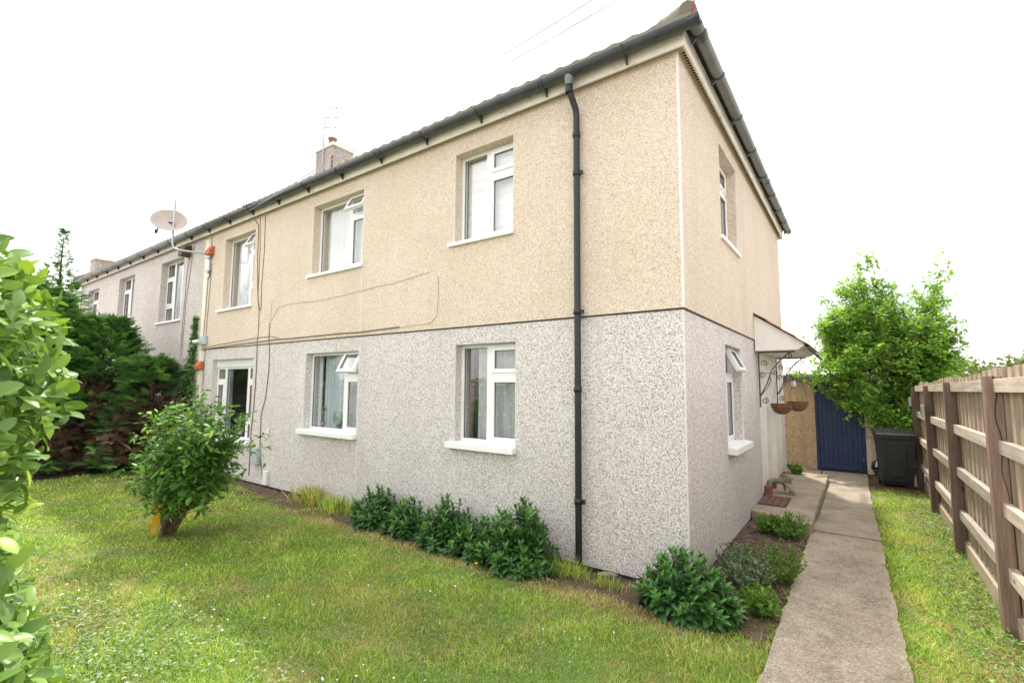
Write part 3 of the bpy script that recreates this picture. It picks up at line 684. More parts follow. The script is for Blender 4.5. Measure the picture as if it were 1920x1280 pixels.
def half_gutter(name, m, parent, path_fn, L0, L1, r=.068):
    """open half-round channel along a straight line; path_fn(t, o, z): t along, o outward"""
    s = MB(); nseg = 10
    for rr, fl in ((r, 0), (r-.005, 1)):
        vs = []; 
        for t in (L0, L1):
            for k in range(nseg+1):
                a = PI*k/nseg; vs.append(path_fn(t, -rr*math.cos(a), -rr*math.sin(a)))
        n1 = nseg+1; s.add(vs, [(k, k+1, n1+k+1, n1+k) for k in range(nseg)], True)
    for sgn in (-1, 1):
        s.add([path_fn(t, sgn*q, 0) for t in (L0, L1) for q in (r, r-.005)], [(0, 1, 3, 2)])
    for t in (L0, L1):
        vs = [path_fn(t, -rr*math.cos(PI*k/nseg), -rr*math.sin(PI*k/nseg)) for rr in (r, r-.005) for k in range(nseg+1)]
        s.add(vs, [(k, k+1, nseg+2+k, nseg+1+k) for k in range(nseg)])
    return s.build(name, m, parent, recalc=False)
GZ = 5.050; GO = .19; GS = .205
def bracket(parent, fn, t, wd=.022):
    s = MB(); r = .075; n = 10; vs = []
    for tt in (t-wd/2, t+wd/2):
        for rr in (r, r+.007):
            for k in range(n+1):
                a = PI*(k/n)*1.0; vs.append(fn(tt, -rr*math.cos(a), -rr*math.sin(a)))
    k1 = n+1
    for k in range(n): s.add([vs[k], vs[k+1], vs[k1+k+1], vs[k1+k], vs[2*k1+k], vs[2*k1+k+1], vs[3*k1+k+1], vs[3*k1+k]], [(0, 1, 2, 3), (7, 6, 5, 4), (3, 2, 6, 7), (1, 0, 4, 5)])
    s.prism([(-.086, .01), (-.086, -.125), (-.066, -.125), (-.02, -.066), (-.066, -.0)], lambda o, z: fn(t-wd*.3, o, z), lambda o, z: fn(t+wd*.3, o, z))
    return s.build('gutter_bracket', m_gut, parent)
ff = lambda t, o, z: (t, -(GO)-o, GZ+z)
fs_ = lambda t, o, z: (GS+o*.85, t, GZ+.022+z*.85)
eaves(house, HX, 0, True)
g = half_gutter('gutter', m_gut, house, ff, HX, GS+.068)
x = -.45
while x > HX: bracket(g, ff, x); x -= .93
for x in (-1.45, -4.1, -6.6, -8.6):
    s = MB(); fn = ff
    half_gutter('gutter_union', m_gut, g, ff, x-.045, x+.045, .075)
g2 = half_gutter('gutter', m_gutgrey, house, fs_, -(GO)-.068, DY+.25)
for y in (.02, .78, 1.75, 2.75, 3.75, 4.65, 5.5, 6.3, 7.0): bracket(g2, fs_, y)
half_gutter('gutter_union', m_gut, g2, fs_, .05, .12, .075); half_gutter('gutter_union', m_gut, g2, fs_, 4.0, 4.1, .075)
MB().prism([(-.068*math.cos(PI*k/8), -.068*math.sin(PI*k/8)) for k in range(9)], lambda o, z: fs_(DY+.245, o, z), lambda o, z: fs_(DY+.253, o, z)).build('gutter_stop_end', m_gut, g2)
# downpipe
s = MB(); X = -1.04
s.tube([(X-.02, -GO, 4.98), (X-.02, -GO, 4.86), (X-.01, -.165, 4.79), (X, -.085, 4.68), (X, -.07, 4.60), (X, -.07, 4.4), (X, -.07, .02)], .034, 14)
dp_ = s.build('downpipe', m_pipe, house)
s = MB(); s.lathe([(.050, .05), (.048, .0), (.040, -.03), (.040, -.05)], (X-.02, -GO, 4.95), 16); s.build('gutter_outlet', m_gutgrey, dp_)
for z in (4.84, 4.40, 3.98, 2.51, 1.72, .62):
    s = MB(); s.lathe([(.034, -.03), (.041, -.028), (.041, .028), (.034, .03)], (X if z < 4.7 else X-.02, -.07 if z < 4.7 else -GO, z), 14)
    if z in (3.98, 2.51, .62): s.box(X+.03, X+.07, -.08, -.055, z-.02, z+.02); s.box(X-.05, X-.03, -.03, -.0175 if z > 2.46 else -.001, z-.015, z+.015)
    s.build('pipe_clip', m_pipe, dp_)

# ---- roofs
PITCH = rad(30); RO = .20                     # eave line of the tiles
RY = DY/2; RZ0 = 5.10; RISE = (RY+RO)*math.tan(PITCH)
def slope(mb, P0, along, inward, L0, L1, hip0, hip1, depth, period=.205, amp=.018):
    """tiled slope; P0 eave origin, hip0/hip1: shorten the ends as it rises"""
    P0, al, iw = Vector(P0), Vector(along), Vector(inward); courses = int(depth/.32)+1; st = .04
    n = int((L1-L0)/st); rows = []
    for c_ in range(courses):
        for k in (0, 1):
            d = min(depth, (c_+k)*depth/courses); off = .026 if k == 0 else 0.0
            row = []
            for i in range(n+1):
                t = L0+(L1-L0)*i/n; tt = max(L0+(d if hip0 else 0), min(L1-(d if hip1 else 0), t))
                ph = (tt % period)/period; b_ = amp*max(0, math.sin(2*PI*ph))**.7 if ph < .5 else 0
                row.append(tuple(P0 + al*tt + iw*d + Vector((0, 0, d*math.tan(PITCH)+b_+off))))
            rows.append(row)
    base = [tuple(Vector(v)-Vector((0, 0, .045))) for v in rows[0]]; rows.insert(0, base)
    vs = [v for r_ in rows for v in r_]; k = n+1
    mb.add(vs, [(j*k+i, j*k+i+1, (j+1)*k+i+1, (j+1)*k+i) for j in range(len(rows)-1) for i in range(n)])
def rooftop(parent, x0, x1, hipl, hipr):
    D = RY+RO; mb = MB()
    slope(mb, (0, -RO, RZ0), (1, 0, 0), (0, 1, 0), x0-(RO if hipl else 0), x1+(RO if hipr else 0), hipl, hipr, D)
    slope(mb, (0, DY+RO, RZ0), (-1, 0, 0), (0, -1, 0), -x1-(RO if hipr else 0), -x0+(RO if hipl else 0), hipr, hipl, D)
    if hipr: slope(mb, (x1+RO, 0, RZ0), (0, 1, 0), (-1, 0, 0), -RO, DY+RO, True, True, D)
    if hipl: slope(mb, (x0-RO, 0, RZ0), (0, -1, 0), (1, 0, 0), -DY-RO, RO, True, True, D)
    rf = mb.build('roof', m_tile, parent, recalc=False)
    top = RZ0+RISE; rx0 = x0+(RY if hipl else 0); rx1 = x1-(RY if hipr else 0)
    s = MB()
    def halfround(a, b, r=.09):
        a, b = Vector(a), Vector(b); L = (b-a).length; n = max(1, int(L/.42))
        for i in range(n):
            p, q = a+(b-a)*(i/n), a+(b-a)*((i+1.06)/n); s.tube([p, q], [r, r*.93], 12)
    halfround((rx0, RY, top), (rx1, RY, top))
    if hipr: halfround((x1+.16, -.16, RZ0+.07), (rx1, RY, top)); halfround((x1+.16, DY+.16, RZ0+.07), (rx1, RY, top))
    if hipl: halfround((x0-.16, -.16, RZ0+.07), (rx0, RY, top)); halfround((x0-.16, DY+.16, RZ0+.07), (rx0, RY, top))
    s.build('ridge_tiles', m_tile, rf)
    return rf
rf = rooftop(house, HX, 0, False, True)
s = MB(); pts = []
for k in range(9): pts.append((.20-.03*math.sin(k*.5), -.20+.03*math.sin(k*.5), 5.06+.02*k))
hx, hy, hz = .232, -.232, 5.215
pts = [(.17, -.17, 5.10), (.2, -.2, 5.12), (.225, -.225, 5.15)] + [(hx+.022*math.sin(a), hy-.022*math.sin(a), hz+.03-.035*math.cos(a)) for a in np.linspace(0, 1.75*PI, 10)]
s.tube(pts, .008, 6); s.build('hip_iron', m_red, rf)

def chimney(parent, cx, cy, wx, wy, z0, z1, pots):
    s = MB(); s.box(cx-wx/2, cx+wx/2, cy-wy/2, cy+wy/2, z0, z1)
    ch = s.build('chimney', m_chim, parent, bevel=.01)
    s = MB(); s.box(cx-wx/2-.04, cx+wx/2+.04, cy-wy/2-.04, cy+wy/2+.04, z1, z1+.07); s.box(cx-wx/2-.015, cx+wx/2+.015, cy-wy/2-.015, cy+wy/2+.015, z1+.07, z1+.11)
    s.build('chimney_cap', m_fascia, ch, bevel=.012)
    for (px, py, r, h, m) in pots:
        s = MB(); s.lathe([(r*1.05, 0), (r, .03), (r*.9, h*.8), (r*1.1, h*.85), (r*1.1, h), (r*.8, h), (r*.75, 0)], (cx+px, cy+py, z1+.10), 16); s.build('chimney_pot', m, ch)
    return ch
m_chim = pebbledash('chimney_render', [(0, (.16, .13, .12)), (.15, (.40, .35, .33)), (.5, (.60, .55, .52)), (.8, (.78, .73, .70))], [(.3, (.8, .76, .74)), (.7, (1, 1, 1))], 60, (.16, .12, .11), .8)
ch = chimney(rf, -10.5, 3.24, .80, .64, 6.3, 8.26, [(.12, -.16, .11, .24, simple('brown_pot', (.2, .13, .1), .8)), (.2, .18, .09, .13, m_fascia), (-.28, -.1, .09, .12, m_fascia)])
# strap and struts on the stack
s = MB(); s.tube([(-10.095, 2.9, 7.2), (-10.095, 2.9, 7.95)], .03, 6); s.tube([(-10.09, 2.92, 7.45), (-10.09, 3.5, 7.95)], .012, 5); s.tube([(-10.11, 2.905, 7.45), (-10.88, 2.905, 7.35)], .012, 5); s.tube([(-10.09, 2.92, 7.5), (-10.09, 3.54, 7.05)], .012, 5)
s.build('strap', m_brick, ch)

# TV aerial
ae = empty('tv_aerial', (-10.50, 2.88, 7.9)); tag(ae, 'thin television aerial with three dotted horizontal arms, standing at the chimney stack', 'aerial')
s = MB(); s.tube([(0, 0, -.5), (0.0, 0, 1.72)], .018, 6)
for z in (.98, 1.27, 1.56): s.tube([(-.05, 0, z), (.16, .12, z)], .014, 5)
s.build('mast', m_alu, ae)
for z in (.98, 1.27, 1.56):
    s = MB(); s.tube([(.05, .03, z), (1.1, .75, z-.02)], .006, 4); s.ball((.26, .18, z), .035, 8)
    for k in range(9):
        f = .3+.7*k/8; x_, y_ = .05+1.05*f, .03+.72*f; s.tube([(x_, y_, z-.05), (x_, y_, z+.03)], .005, 4)
    s.build('aerial_arm', m_alu, ae)

# neighbour
nb = empty('house', (0, 0, 0)); tag(nb, 'pale pinkish grey pebbledash house adjoining at the left, beyond the satellite dish', 'house')
n_up = [(-12.62, -11.27, 3.22, 4.69), (-15.75, -14.5, 3.52, 4.69), (-18.75, -17.62, 3.52, 4.67)]
mb = MB(); wall_sheet(mb, FF, FX, HX, 0, ZT, n_up, e); mb.add([(FX, -e, 0), (FX, DY, 0), (FX, DY, ZT), (FX, -e, ZT)], [(0, 1, 2, 3)]); mb.add([(FX, DY, 0), (HX, DY, 0), (HX, DY, ZT), (FX, DY, ZT)], [(0, 1, 2, 3)])
mb.build('wall', m_neigh, nb, recalc=False)
mb = MB(); mb.box(FX+.1, HX-.05, 1.4, 1.5, .1, 4.9); mb.box(FX+.1, HX-.05, .32, 1.4, 2.4, 2.5); mb.build('inner_wall', m_room, nb)
window(nb, FF, n_up[0], [(0, .36, .74, 1, 'fix'), (0, .36, .26, .74, 'cas'), (0, .36, 0, .26, 'fix'), (.36, 1, 0, 1, 'fix')], (.12, .02, .055, .05), [('fold', .38, .99, m_white_cur, .16)])
window(nb, FF, n_up[1], [(0, .42, .70, 1, 'fix'), (0, .42, 0, .70, 'cas'), (.42, 1, 0, 1, 'fix')], (.12, .02, .055, .05), [('fold', .44, .99, m_white_cur, .16)])
window(nb, FF, n_up[2], [(0, .5, .70, 1, 'fix'), (0, .5, 0, .70, 'cas'), (.5, 1, 0, 1, 'fix')], (.12, .02, .055, .05), [('fold', .4, .99, m_white_cur, .16)])
eaves(nb, FX-.1, HX)
g = half_gutter('gutter', m_gutgrey, nb, ff, FX-.15, HX-.002)
x = HX-.5
while x > FX: bracket(g, ff, x); x -= .98
rfn = rooftop(nb, FX, HX, True, False)
chimney(nb, -20.05, .62, .62, .62, 0.0, 5.95, [(0, 0, .09, .12, m_fascia)])

# ---- vent hoods, boxes and cables on the wall
def hood(F, u, z, w, h, d, m, parent, n=e):
    s = MB(); s.prism([(n, z-h/2), (n, z+h/2), (n+d*.45, z+h/2), (n+d, z-h/2*.2), (n+d, z-h/2)], lambda q, zz: F(u-w/2, q, zz), lambda q, zz: F(u+w/2, q, zz))
    return s.build('vent_hood', m, parent, bevel=.004)
hood(FF, -9.80, 4.56, .19, .18, .11, m_terra, house); hood(FF, -10.0, 2.13, .19, .17, .10, m_terra, house)
hood(FF, -10.98, 4.73, .20, .24, .20, m_vdark, nb); hood(FF, -10.72, 2.0, .18, .16, .10, m_terra, nb)
MB().fbox(FF, -10.02, -9.76, e, .075, 2.56, 2.74).build('junction_box', m_grey, house, bevel=.01)
MB().fbox(FF, -7.55, -7.36, .0, .09, .33, .62).build('meter_box', m_grey, house, bevel=.02)
MB().fbox(FF, -7.17, -7.05, .0, .06, .02, .26).build('service_box', m_upvc, house, bevel=.01)
MB().fbox(FF, -7.16, -7.10, .0, .03, .83, .98).build('socket_plate', m_fascia, house, bevel=.004)
def cable(parent, pts, r=.008, n=.022, F=FF, name='cable', m=None):
    q = []
    for (a, b_) in zip(pts, pts[1:]):
        k = max(2, int(math.dist(a, b_)/.35))
        for i in range(k):
            f = i/k; q.append((a[0]+(b_[0]-a[0])*f+random.gauss(0, .006), a[1]+(b_[1]-a[1])*f+random.gauss(0, .004)))
    q.append(pts[-1])
    s = MB(); s.tube([F(u, (n if z > ZS else .010), z) for u, z in q], r, 5); s.build(name, m or m_cable, parent, recalc=False)
cable(house, [(-8.0, 4.9), (-7.86, 4.75), (-7.84, 4.2), (-7.76, 3.4), (-7.66, 3.1), (-7.66, 2.5), (-7.68, 1.7), (-7.74, .9), (-7.74, .1)])
cable(house, [(-7.8, 4.88), (-7.76, 4.3), (-7.74, 3.4), (-7.64, 3.1)], .006)
cable(house, [(-7.62, 4.88), (-7.60, 4.2), (-7.62, 3.5), (-7.60, 3.1)], .006)
cable(house, [(-10.12, 2.45), (-9.6, 2.47), (-9.0, 2.49), (-8.0, 2.51), (-7.0, 2.53), (-6.0, 2.52), (-4.7, 2.52), (-3.8, 2.54)], .011)
cable(house, [(-10.0, 2.50), (-8.6, 2.56), (-7.2, 2.60), (-6.9, 2.54)], .006)
cable(house, [(-7.22, 3.25), (-7.24, 2.85), (-6.98, 3.1), (-6.6, 3.12), (-5.8, 3.10), (-5.0, 3.12), (-4.7, 3.14), (-3.9, 3.17), (-3.25, 3.23)], .0026, m=m_cable2)
cable(house, [(-3.08, 3.16), (-3.09, 2.65), (-3.2, 2.55), (-3.8, 2.53)], .0026, m=m_cable2)
cable(house, [(-7.26, 2.85), (-7.26, 2.55), (-7.22, 2.0), (-7.30, 1.5), (-7.42, 1.2), (-7.40, .5), (-7.24, .1)], .007)
cable(house, [(-9.92, 4.35), (-9.93, 3.6), (-9.97, 2.75)], .006); cable(house, [(-9.80, 4.3), (-9.82, 3.4), (-9.86, 2.75), (-9.88, 1.0)], .006)
cable(house, [(-9.86, 4.9), (-9.86, 4.68)], .006); cable(house, [(-10.02, 2.56), (-10.08, 2.4), (-10.0, 2.25)], .005)
cable(nb, [(-10.9, 4.9), (-11.05, 4.2), (-11.1, 3.2), (-11.15, 2.2)], .006)
cable(nb, [(-10.75, 4.9), (-11.0, 3.6), (-11.05, 2.2)], .006)
for (a_, b_) in (((-8.05, -.2, 4.98), (7.0, -1.08, 5.40)), ((-8.0, -.2, 4.99), (7.0, -1.25, 5.52))):
    a_, b_ = Vector(a_), Vector(b_); s = MB(); s.tube([a_+(b_-a_)*t+Vector((0, 0, -.03*4*t*(1-t))) for t in np.linspace(0, 1, 20)], .004, 4)
    o = s.build('overhead_cable', m_grey, recalc=False); tag(o, 'thin grey overhead telephone wire strung running from the front eaves over the roof edge', 'cable', 'overhead wires from the eaves')
s = MB()
for k in range(14): s.tube([(-8.1+.05*random.gauss(0, 1), -.19, 4.99), (-8.05+.06*random.gauss(0, 1), -.22, 5.06+.02*random.random()), (-7.9+.08*random.gauss(0, 1), -.2+.03*random.gauss(0, 1), 5.1+.04*random.random())], .007, 4)
s.build('cable', m_cable, house, recalc=False)

# satellite dish
sd = empty('satellite_dish', (-9.94, -.0, 4.5)); tag(sd, 'faded pinkish oval satellite dish on a bent grey pole, mounted at the cream wall edge', 'satellite dish')
s = MB(); s.tube([(.05, -.03, -.05), (.05, -.06, .0), (-.03, -.10, .02), (-.2, -.5, .02), (-.28, -.60, .06), (-.29, -.62, .18), (-.29, -.62, 1.10)], .022, 8); s.build('pole', m_galv, sd)
s = MB(); s.box(.0, .1, -.05, -.016, -.5, .08)
for z in (-.35, -.05): s.box(-.06, .16, -.07, -.045, z-.02, z+.02); s.tube([(.05, -.05, z-.03), (.14, -.10, z-.03)], .03, 8)
s.build('wall_bracket', m_galv, sd)
dm = MB(); prof = [(1e-3, 0), (.12, .006), (.24, .026), (.34, .055), (.385, .073), (.392, .068), (.38, .062), (.24, .014), (1e-3, -.012)]
Rm = Matrix.Rotation(rad(62), 3, 'Z') @ Matrix.Rotation(rad(66), 3, 'X')
def DF(x, y, z): v = Rm @ Vector((x*.84, y*.74, z)); return (v.x, v.y, v.z)
dm.lathe(prof, (-.40, -.66, .62), 32, True, DF); dm.build('dish', m_dish, sd)
s = MB(); s.tube([(-.29, -.62, .60), (-.52, -.72, .62), (-.66, -.80, .60)], .016, 6); s.tube([(-.62, -.78, .6), (-.62, -.80, .44)], .018, 6); s.ball((-.61, -.82, .42), (.035, .035, .05), 8); s.build('lnb_arm', m_iron, sd)
# security camera
sc = empty('security_camera', (-10.06, -.08, 2.63)); tag(sc, 'small white security camera beside the grey junction box on the wall', 'camera')
s = MB(); s.tube([(0, .06, 0), (0, -.03, 0)], .02, 8); s.tube([(-.06, -.06, -.005), (.09, -.02, .01)], .035, 12); s.build('body', m_upvc, sc)
s = MB(); s.tube([(-.072, -.064, -.006), (-.061, -.06, -.005)], .025, 12); s.build('lens', m_blk, sc)

# ---- entrance: surround, two doors, canopy
y0, y1, zb, zt = DOOR
s = MB(); s.fbox(FS, y0, y0+.05, -.10, .012, zb, zt); s.fbox(FS, 4.42, 4.56, -.10, .020, zb, zt-.30); s.fbox(FS, 5.50, 5.62, -.10, .012, zb, zt-.30); s.fbox(FS, y1-.05, y1, -.10, .012, zb, zt)
s.fbox(FS, y0+.05, y1-.05, -.10, .008, zt-.30, zt); s.fbox(FS, 5.62, y1-.05, -.10, .004, zb, zt-.30)
surround = s.build('entrance_surround', m_white, house, bevel=.004)
for i, (a_, b_) in enumerate(((y0+.05, 4.42), (4.56, 5.50))):
    s = MB(); s.fbox(FS, a_, b_, -.09, -.05, zb+.02, zt-.30)
    d_ = s.build('door', m_whitedoor, house)
    s = MB()
    for (za, zc) in ((.3, .95), (1.1, 1.85)): ring(s, FS, a_+.08, b_-.08, za, zc, .02, -.05, -.04)
    s.build('door_panel', m_whitedoor, d_)
    s = MB(); s.tube([FS(a_+.06, -.05, 1.05), FS(a_+.06, .0, 1.05), FS(a_+.15, .0, 1.05)], .009, 6); s.build('handle', m_galv, d_)
s = MB(); s.fbox(FS, y0, y1, -.30, .06, .10, .14); s.build('threshold', m_brick, house)
cn = empty('canopy', parent=house)
CY0, CY1, CT = 3.62, 5.80, 2.86
s = MB()
chk = [(e+.001, 2.30), (.56, 2.30), (.66, 2.36), (.645, 2.40), (.03, CT-.03), (e+.001, CT-.03)]
s.prism(chk, lambda x_, z_: (x_, CY0, z_), lambda x_, z_: (x_, CY0+.03, z_)); s.prism(chk, lambda x_, z_: (x_, CY1-.03, z_), lambda x_, z_: (x_, CY1, z_))
s.prism([(.555, 2.302), (.575, 2.302), (.655, 2.36), (.635, 2.375)], lambda x_, z_: (x_, CY0+.0305, z_), lambda x_, z_: (x_, CY1-.0305, z_))
canopy = s.build('canopy_side', m_white, cn)
canopy.parent = cn
MB().box(e+.001, .555, CY0+.0305, CY1-.0305, 2.302, 2.322).build('canopy_ceiling', m_white, cn)
s = MB(); ra = Vector((e+.002, 0, CT)); rb = Vector((.72, 0, 2.335)); n = 40
for c_ in range(4):
    p, q = ra+(rb-ra)*(c_/4), ra+(rb-ra)*((c_+1)/4)
    for j in range(11):
        ya, yb = CY0-.05+(CY1-CY0+.1)*j/11, CY0-.05+(CY1-CY0+.1)*(j+1)/11-.004
        nx_ = Vector((.6, 0, .8)).normalized()*.016
        dz = .006*random.random()
        s.add([(p.x, ya, p.z+dz), (p.x, yb, p.z+dz), (q.x, yb, q.z+.014+dz), (q.x, ya, q.z+.014+dz), (p.x, ya, p.z+.02+dz), (p.x, yb, p.z+.02+dz), (q.x, yb, q.z+.034+dz), (q.x, ya, q.z+.034+dz)],
              [(0, 1, 2, 3), (7, 6, 5, 4), (0, 4, 5, 1), (1, 5, 6, 2), (2, 6, 7, 3), (3, 7, 4, 0)])
s.build('canopy_roof', m_ctile, cn, bevel=.003)
s = MB(); s.tube([(.70, CY0+.05, 2.325), (.70, CY1+.9, 2.30)], .022, 8); s.build('canopy_gutter', m_gut, cn)
def scroll(mb, c, r, a0, turns, y, r_=.0065, sgn=1):
    pts = []
    for k in range(22):
        f = k/21; a = a0+sgn*turns*2*PI*f; rr = r*(1-.78*f); pts.append((c[0]+rr*math.cos(a), y, c[1]+rr*math.sin(a)))
    mb.tube(pts, r_, 5, False)
for y in (3.80, 5.72):
    s = MB(); s.tube([(.035, y, 2.28), (.035, y, 1.45)], .011, 6); s.tube([(.03, y, 2.285), (.52, y, 2.285)], .011, 6)
    s.tube([(.04, y, 1.62), (.14, y, 1.82), (.20, y, 2.0), (.32, y, 2.16), (.44, y, 2.27)], .009, 6)
    scroll(s, (.43, 2.22), .055, PI/2, 1.6, y, sgn=-1); scroll(s, (.10, 2.12), .05, -PI/3, 1.5, y); scroll(s, (.085, 1.94), .05, -PI/2, 1.6, y, sgn=-1); scroll(s, (.10, 1.55), .05, PI/2, 1.6, y, sgn=-1); scroll(s, (.25, 1.98), .04, PI, 1.3, y)
    s.tube([(.03, y, 1.60), (.16, y, 1.78), (.19, y, 1.86), (.17, y, 1.92)], .007, 5)
    s.build('scroll_bracket', m_iron, cn)
# hanging baskets and lantern
def basket(x, y, z, label, top):
    b = empty('hanging_basket', (x, y, z)); tag(b, label, 'hanging basket', 'coir hanging baskets under the canopy')
    s = MB(); s.lathe([(.165, 0), (.155, -.055), (.125, -.11), (.08, -.15), (.03, -.168), (1e-3, -.17)], (0, 0, 0), 20); s.lathe([(.165, 0), (.150, -.004), (.14, -.05), (.08, -.10), (1e-3, -.11)], (0, 0, 0), 20); s.build('liner', m_coir, b, recalc=False)
    s = MB()
    for k in range(10):
        a = 2*PI*k/10; s.tube([(r_*math.cos(a), r_*math.sin(a), z_) for r_, z_ in ((.172, .0), (.163, -.057), (.132, -.115), (.085, -.157), (.03, -.176))], .0032, 4, False)
    for r_, z_ in ((.172, 0), (.158, -.065), (.118, -.132)): s.tube([(r_*math.cos(t), r_*math.sin(t), z_) for t in np.linspace(0, 2*PI, 25)], .0035, 4, False)
    s.build('wire_frame', m_iron, b)
    s = MB()
    for k in range(3):
        a = 2*PI*k/3+.5; s.tube([(.17*math.cos(a), .17*math.sin(a), 0), (0, 0, top-.06)], .003, 4, False)
    s.tube([(0, 0, top-.06), (0, 0, top)], .004, 4); s.build('chain', m_iron, b)
basket(.19, 4.9, 1.475, 'nearer coir hanging basket, in front of the white doors under the canopy', .82)
basket(.36, 5.65, 1.50, 'farther coir hanging basket, seen against the tan outbuilding wall', .80)
ln = empty('lantern', (.34, 5.3, 1.72)); tag(ln, 'small white glass lantern with dark cap, hanging between the two baskets', 'lantern')
s = MB(); s.lathe([(1e-3, .03), (.032, .035), (.04, .07), (.04, .11), (.03, .15), (1e-3, .155)], (0, 0, 0), 14); s.build('glass', m_gl, ln)
s = MB(); s.lathe([(1e-3, .02), (.045, .02), (.045, .035), (1e-3, .035)], (0, 0, 0), 14); s.lathe([(1e-3, .21), (.018, .20), (.026, .15), (.024, .145)], (0, 0, 0), 12); s.tube([(0, 0, .2), (0, 0, .58)], .003, 4); s.build('frame', m_iron, ln)

# lion statue
li = empty('lion_statue', (.20, 4.22, .115)); tag(li, 'weathered stone lion statue with a paw on a ball, on the entrance slab', 'statue')
s = MB(); s.box(-.19, .20, -.065, .065, 0, .03); s.build('plinth', m_stone, li, bevel=.006)
verts = [(-.13, 0, .19), (-.05, 0, .195), (.03, 0, .20), (.09, 0, .225), (.13, 0, .25),
         (-.13, .035, .12), (-.15, .035, .035), (-.14, -.035, .12), (-.12, -.035, .035), (.06, .04, .13), (.06, .04, .035), (.08, -.045, .16), (.14, -.045, .09),
         (-.17, 0, .17), (-.185, 0, .09), (-.175, 0, .045), (.155, 0, .245), (.185, 0, .23)]
edges = [(0, 1), (1, 2), (2, 3), (3, 4), (0, 5), (5, 6), (0, 7), (7, 8), (2, 9), (9, 10), (3, 11), (11, 12), (0, 13), (13, 14), (14, 15), (4, 16), (16, 17)]
rr = [.042, .038, .05, .05, .045, .026, .018, .026, .018, .024, .018, .024, .017, .012, .009, .014, .034, .022]
me = bpy.data.meshes.new('body'); me.from_pydata(verts, edges, []); bo = link('body', me, m_stone, li)
md = bo.modifiers.new('skin', 'SKIN'); md.use_smooth_shade = True
for i, v in enumerate(me.skin_vertices[0].data): v.radius = (rr[i], rr[i]); v.use_root = (i == 0)
bo.modifiers.new('sub', 'SUBSURF').levels = 1
s = MB()
for k in range(26):
    a = random.random()*2*PI; s.ball((.095+.02*random.gauss(0, 1), .045*math.cos(a), .235+.05*math.sin(a)), .022+.008*random.random(), 8)
s.build('mane', m_stone, li)
MB().ball((.16, -.045, .062), .034, 12).build('ball', m_stone, li)
# door mat
dmx = empty('doormat', (.20, 3.55, .115)); tag(dmx, 'dark ribbed rubber doormat on the entrance slab in front of the lion', 'doormat')
MB().box(-.17, .18, -.30, .36, .001, .014).build('mat', m_rubber, dmx, bevel=.004)
s = MB()
for k in range(9):
    y = -.27+.073*k
    for j in range(4): s.box(-.15+.082*j, -.092+.082*j, y, y+.045, .0145, .020)
s.build('rib', m_rubber2, dmx)
for (x, y, z, rz, lb) in ((.06, 4.02, .115, .3, 'loose red brick standing against the nearer white door post'), (.05, 4.62, .115, .1, 'loose red brick at the wall behind the stone lion')):
    o = MB().box(-.05, .05, -.05, .05, .0, .13).build('brick', m_brick, bevel=.006); o.location = (x, y, z); o.rotation_euler = (0, 0, rz); tag(o, lb, 'brick', 'loose red bricks by the doors')

# ------------------------------------------------------------------ outbuilding
ob = empty('outbuilding'); tag(ob, 'low flat roofed tan pebbledash outbuilding behind the house with a dark blue door', 'outbuilding')
OY = 7.95; FO = lambda u, n, z: (u, OY-n, z)
s = MB(); wall_sheet(s, FO, -2.2, 1.50, 0, 1.95, [(.47, 1.33, 0, 1.86)], 0, .12); s.add([(1.5, OY, 0), (1.5, OY+2.6, 0), (1.5, OY+2.6, 1.95), (1.5, OY, 1.95)], [(0, 1, 2, 3)]); s.add([(-2.2, OY, 0), (-2.2, OY+2.6, 0), (-2.2, OY+2.6, 1.95), (-2.2, OY, 1.95)], [(0, 1, 2, 3)])
s.add([(-2.2, OY+2.6, 0), (1.5, OY+2.6, 0), (1.5, OY+2.6, 1.95), (-2.2, OY+2.6, 1.95)], [(0, 1, 2, 3)])
s.build('wall', m_out, ob, recalc=False)
s = MB(); s.box(-2.3, 1.60, OY-.12, OY-.09, 1.90, 2.02); s.box(1.57, 1.60, OY-.0895, OY+2.7, 1.90, 2.02); s.build('roof_fascia', m_felt, ob, bevel=.003)
s = MB(); s.box(-2.3, 1.565, OY-.0895, OY+2.7, 1.955, 2.0)
vs = [];
for j, yy in enumerate((OY-.085, OY+2.7)):
    for i in range(81): vs.append((-2.3+3.86*i/80, yy, 2.03+.02*math.cos(i*PI/2)+.06*j))
s.add(vs, [(i, i+1, 82+i, 81+i) for i in range(80)]); s.build('roof', m_corr, ob, recalc=False)
s = MB(); s.fbox(FO, .475, .52, -.10, .012, 0, 1.855); s.fbox(FO, 1.28, 1.325, -.10, .012, 0, 1.855); s.fbox(FO, .52, 1.28, -.10, .011, 1.81, 1.855); s.build('door_frame', m_blue, ob, bevel=.003)
s = MB(); x = .523
while x < 1.27: s.fbox(FO, x, min(x+.079, 1.278), -.03, -.004, .02, 1.805); x += .084
dr = s.build('door', m_blue, ob, bevel=.004)
s = MB(); s.fbox(FO, .522, 1.278, -.035, -.012, .02, 1.805); s.build('door_back', m_blue, dr)
MB().fbox(FO, .54, 1.26, -.004, .016, .06, .15).build('kick_rail', m_blue2, dr, bevel=.003)
s = MB(); s.ball(FO(.58, .02, 1.0), .02, 8); s.fbox(FO, .57, .59, -.004, .01, .93, 1.06); s.build('handle', m_iron, dr)
MB().fbox(FO, 1.335, 1.41, -.02, .03, .0, 1.87).build('side_post', m_rail, ob, bevel=.003)

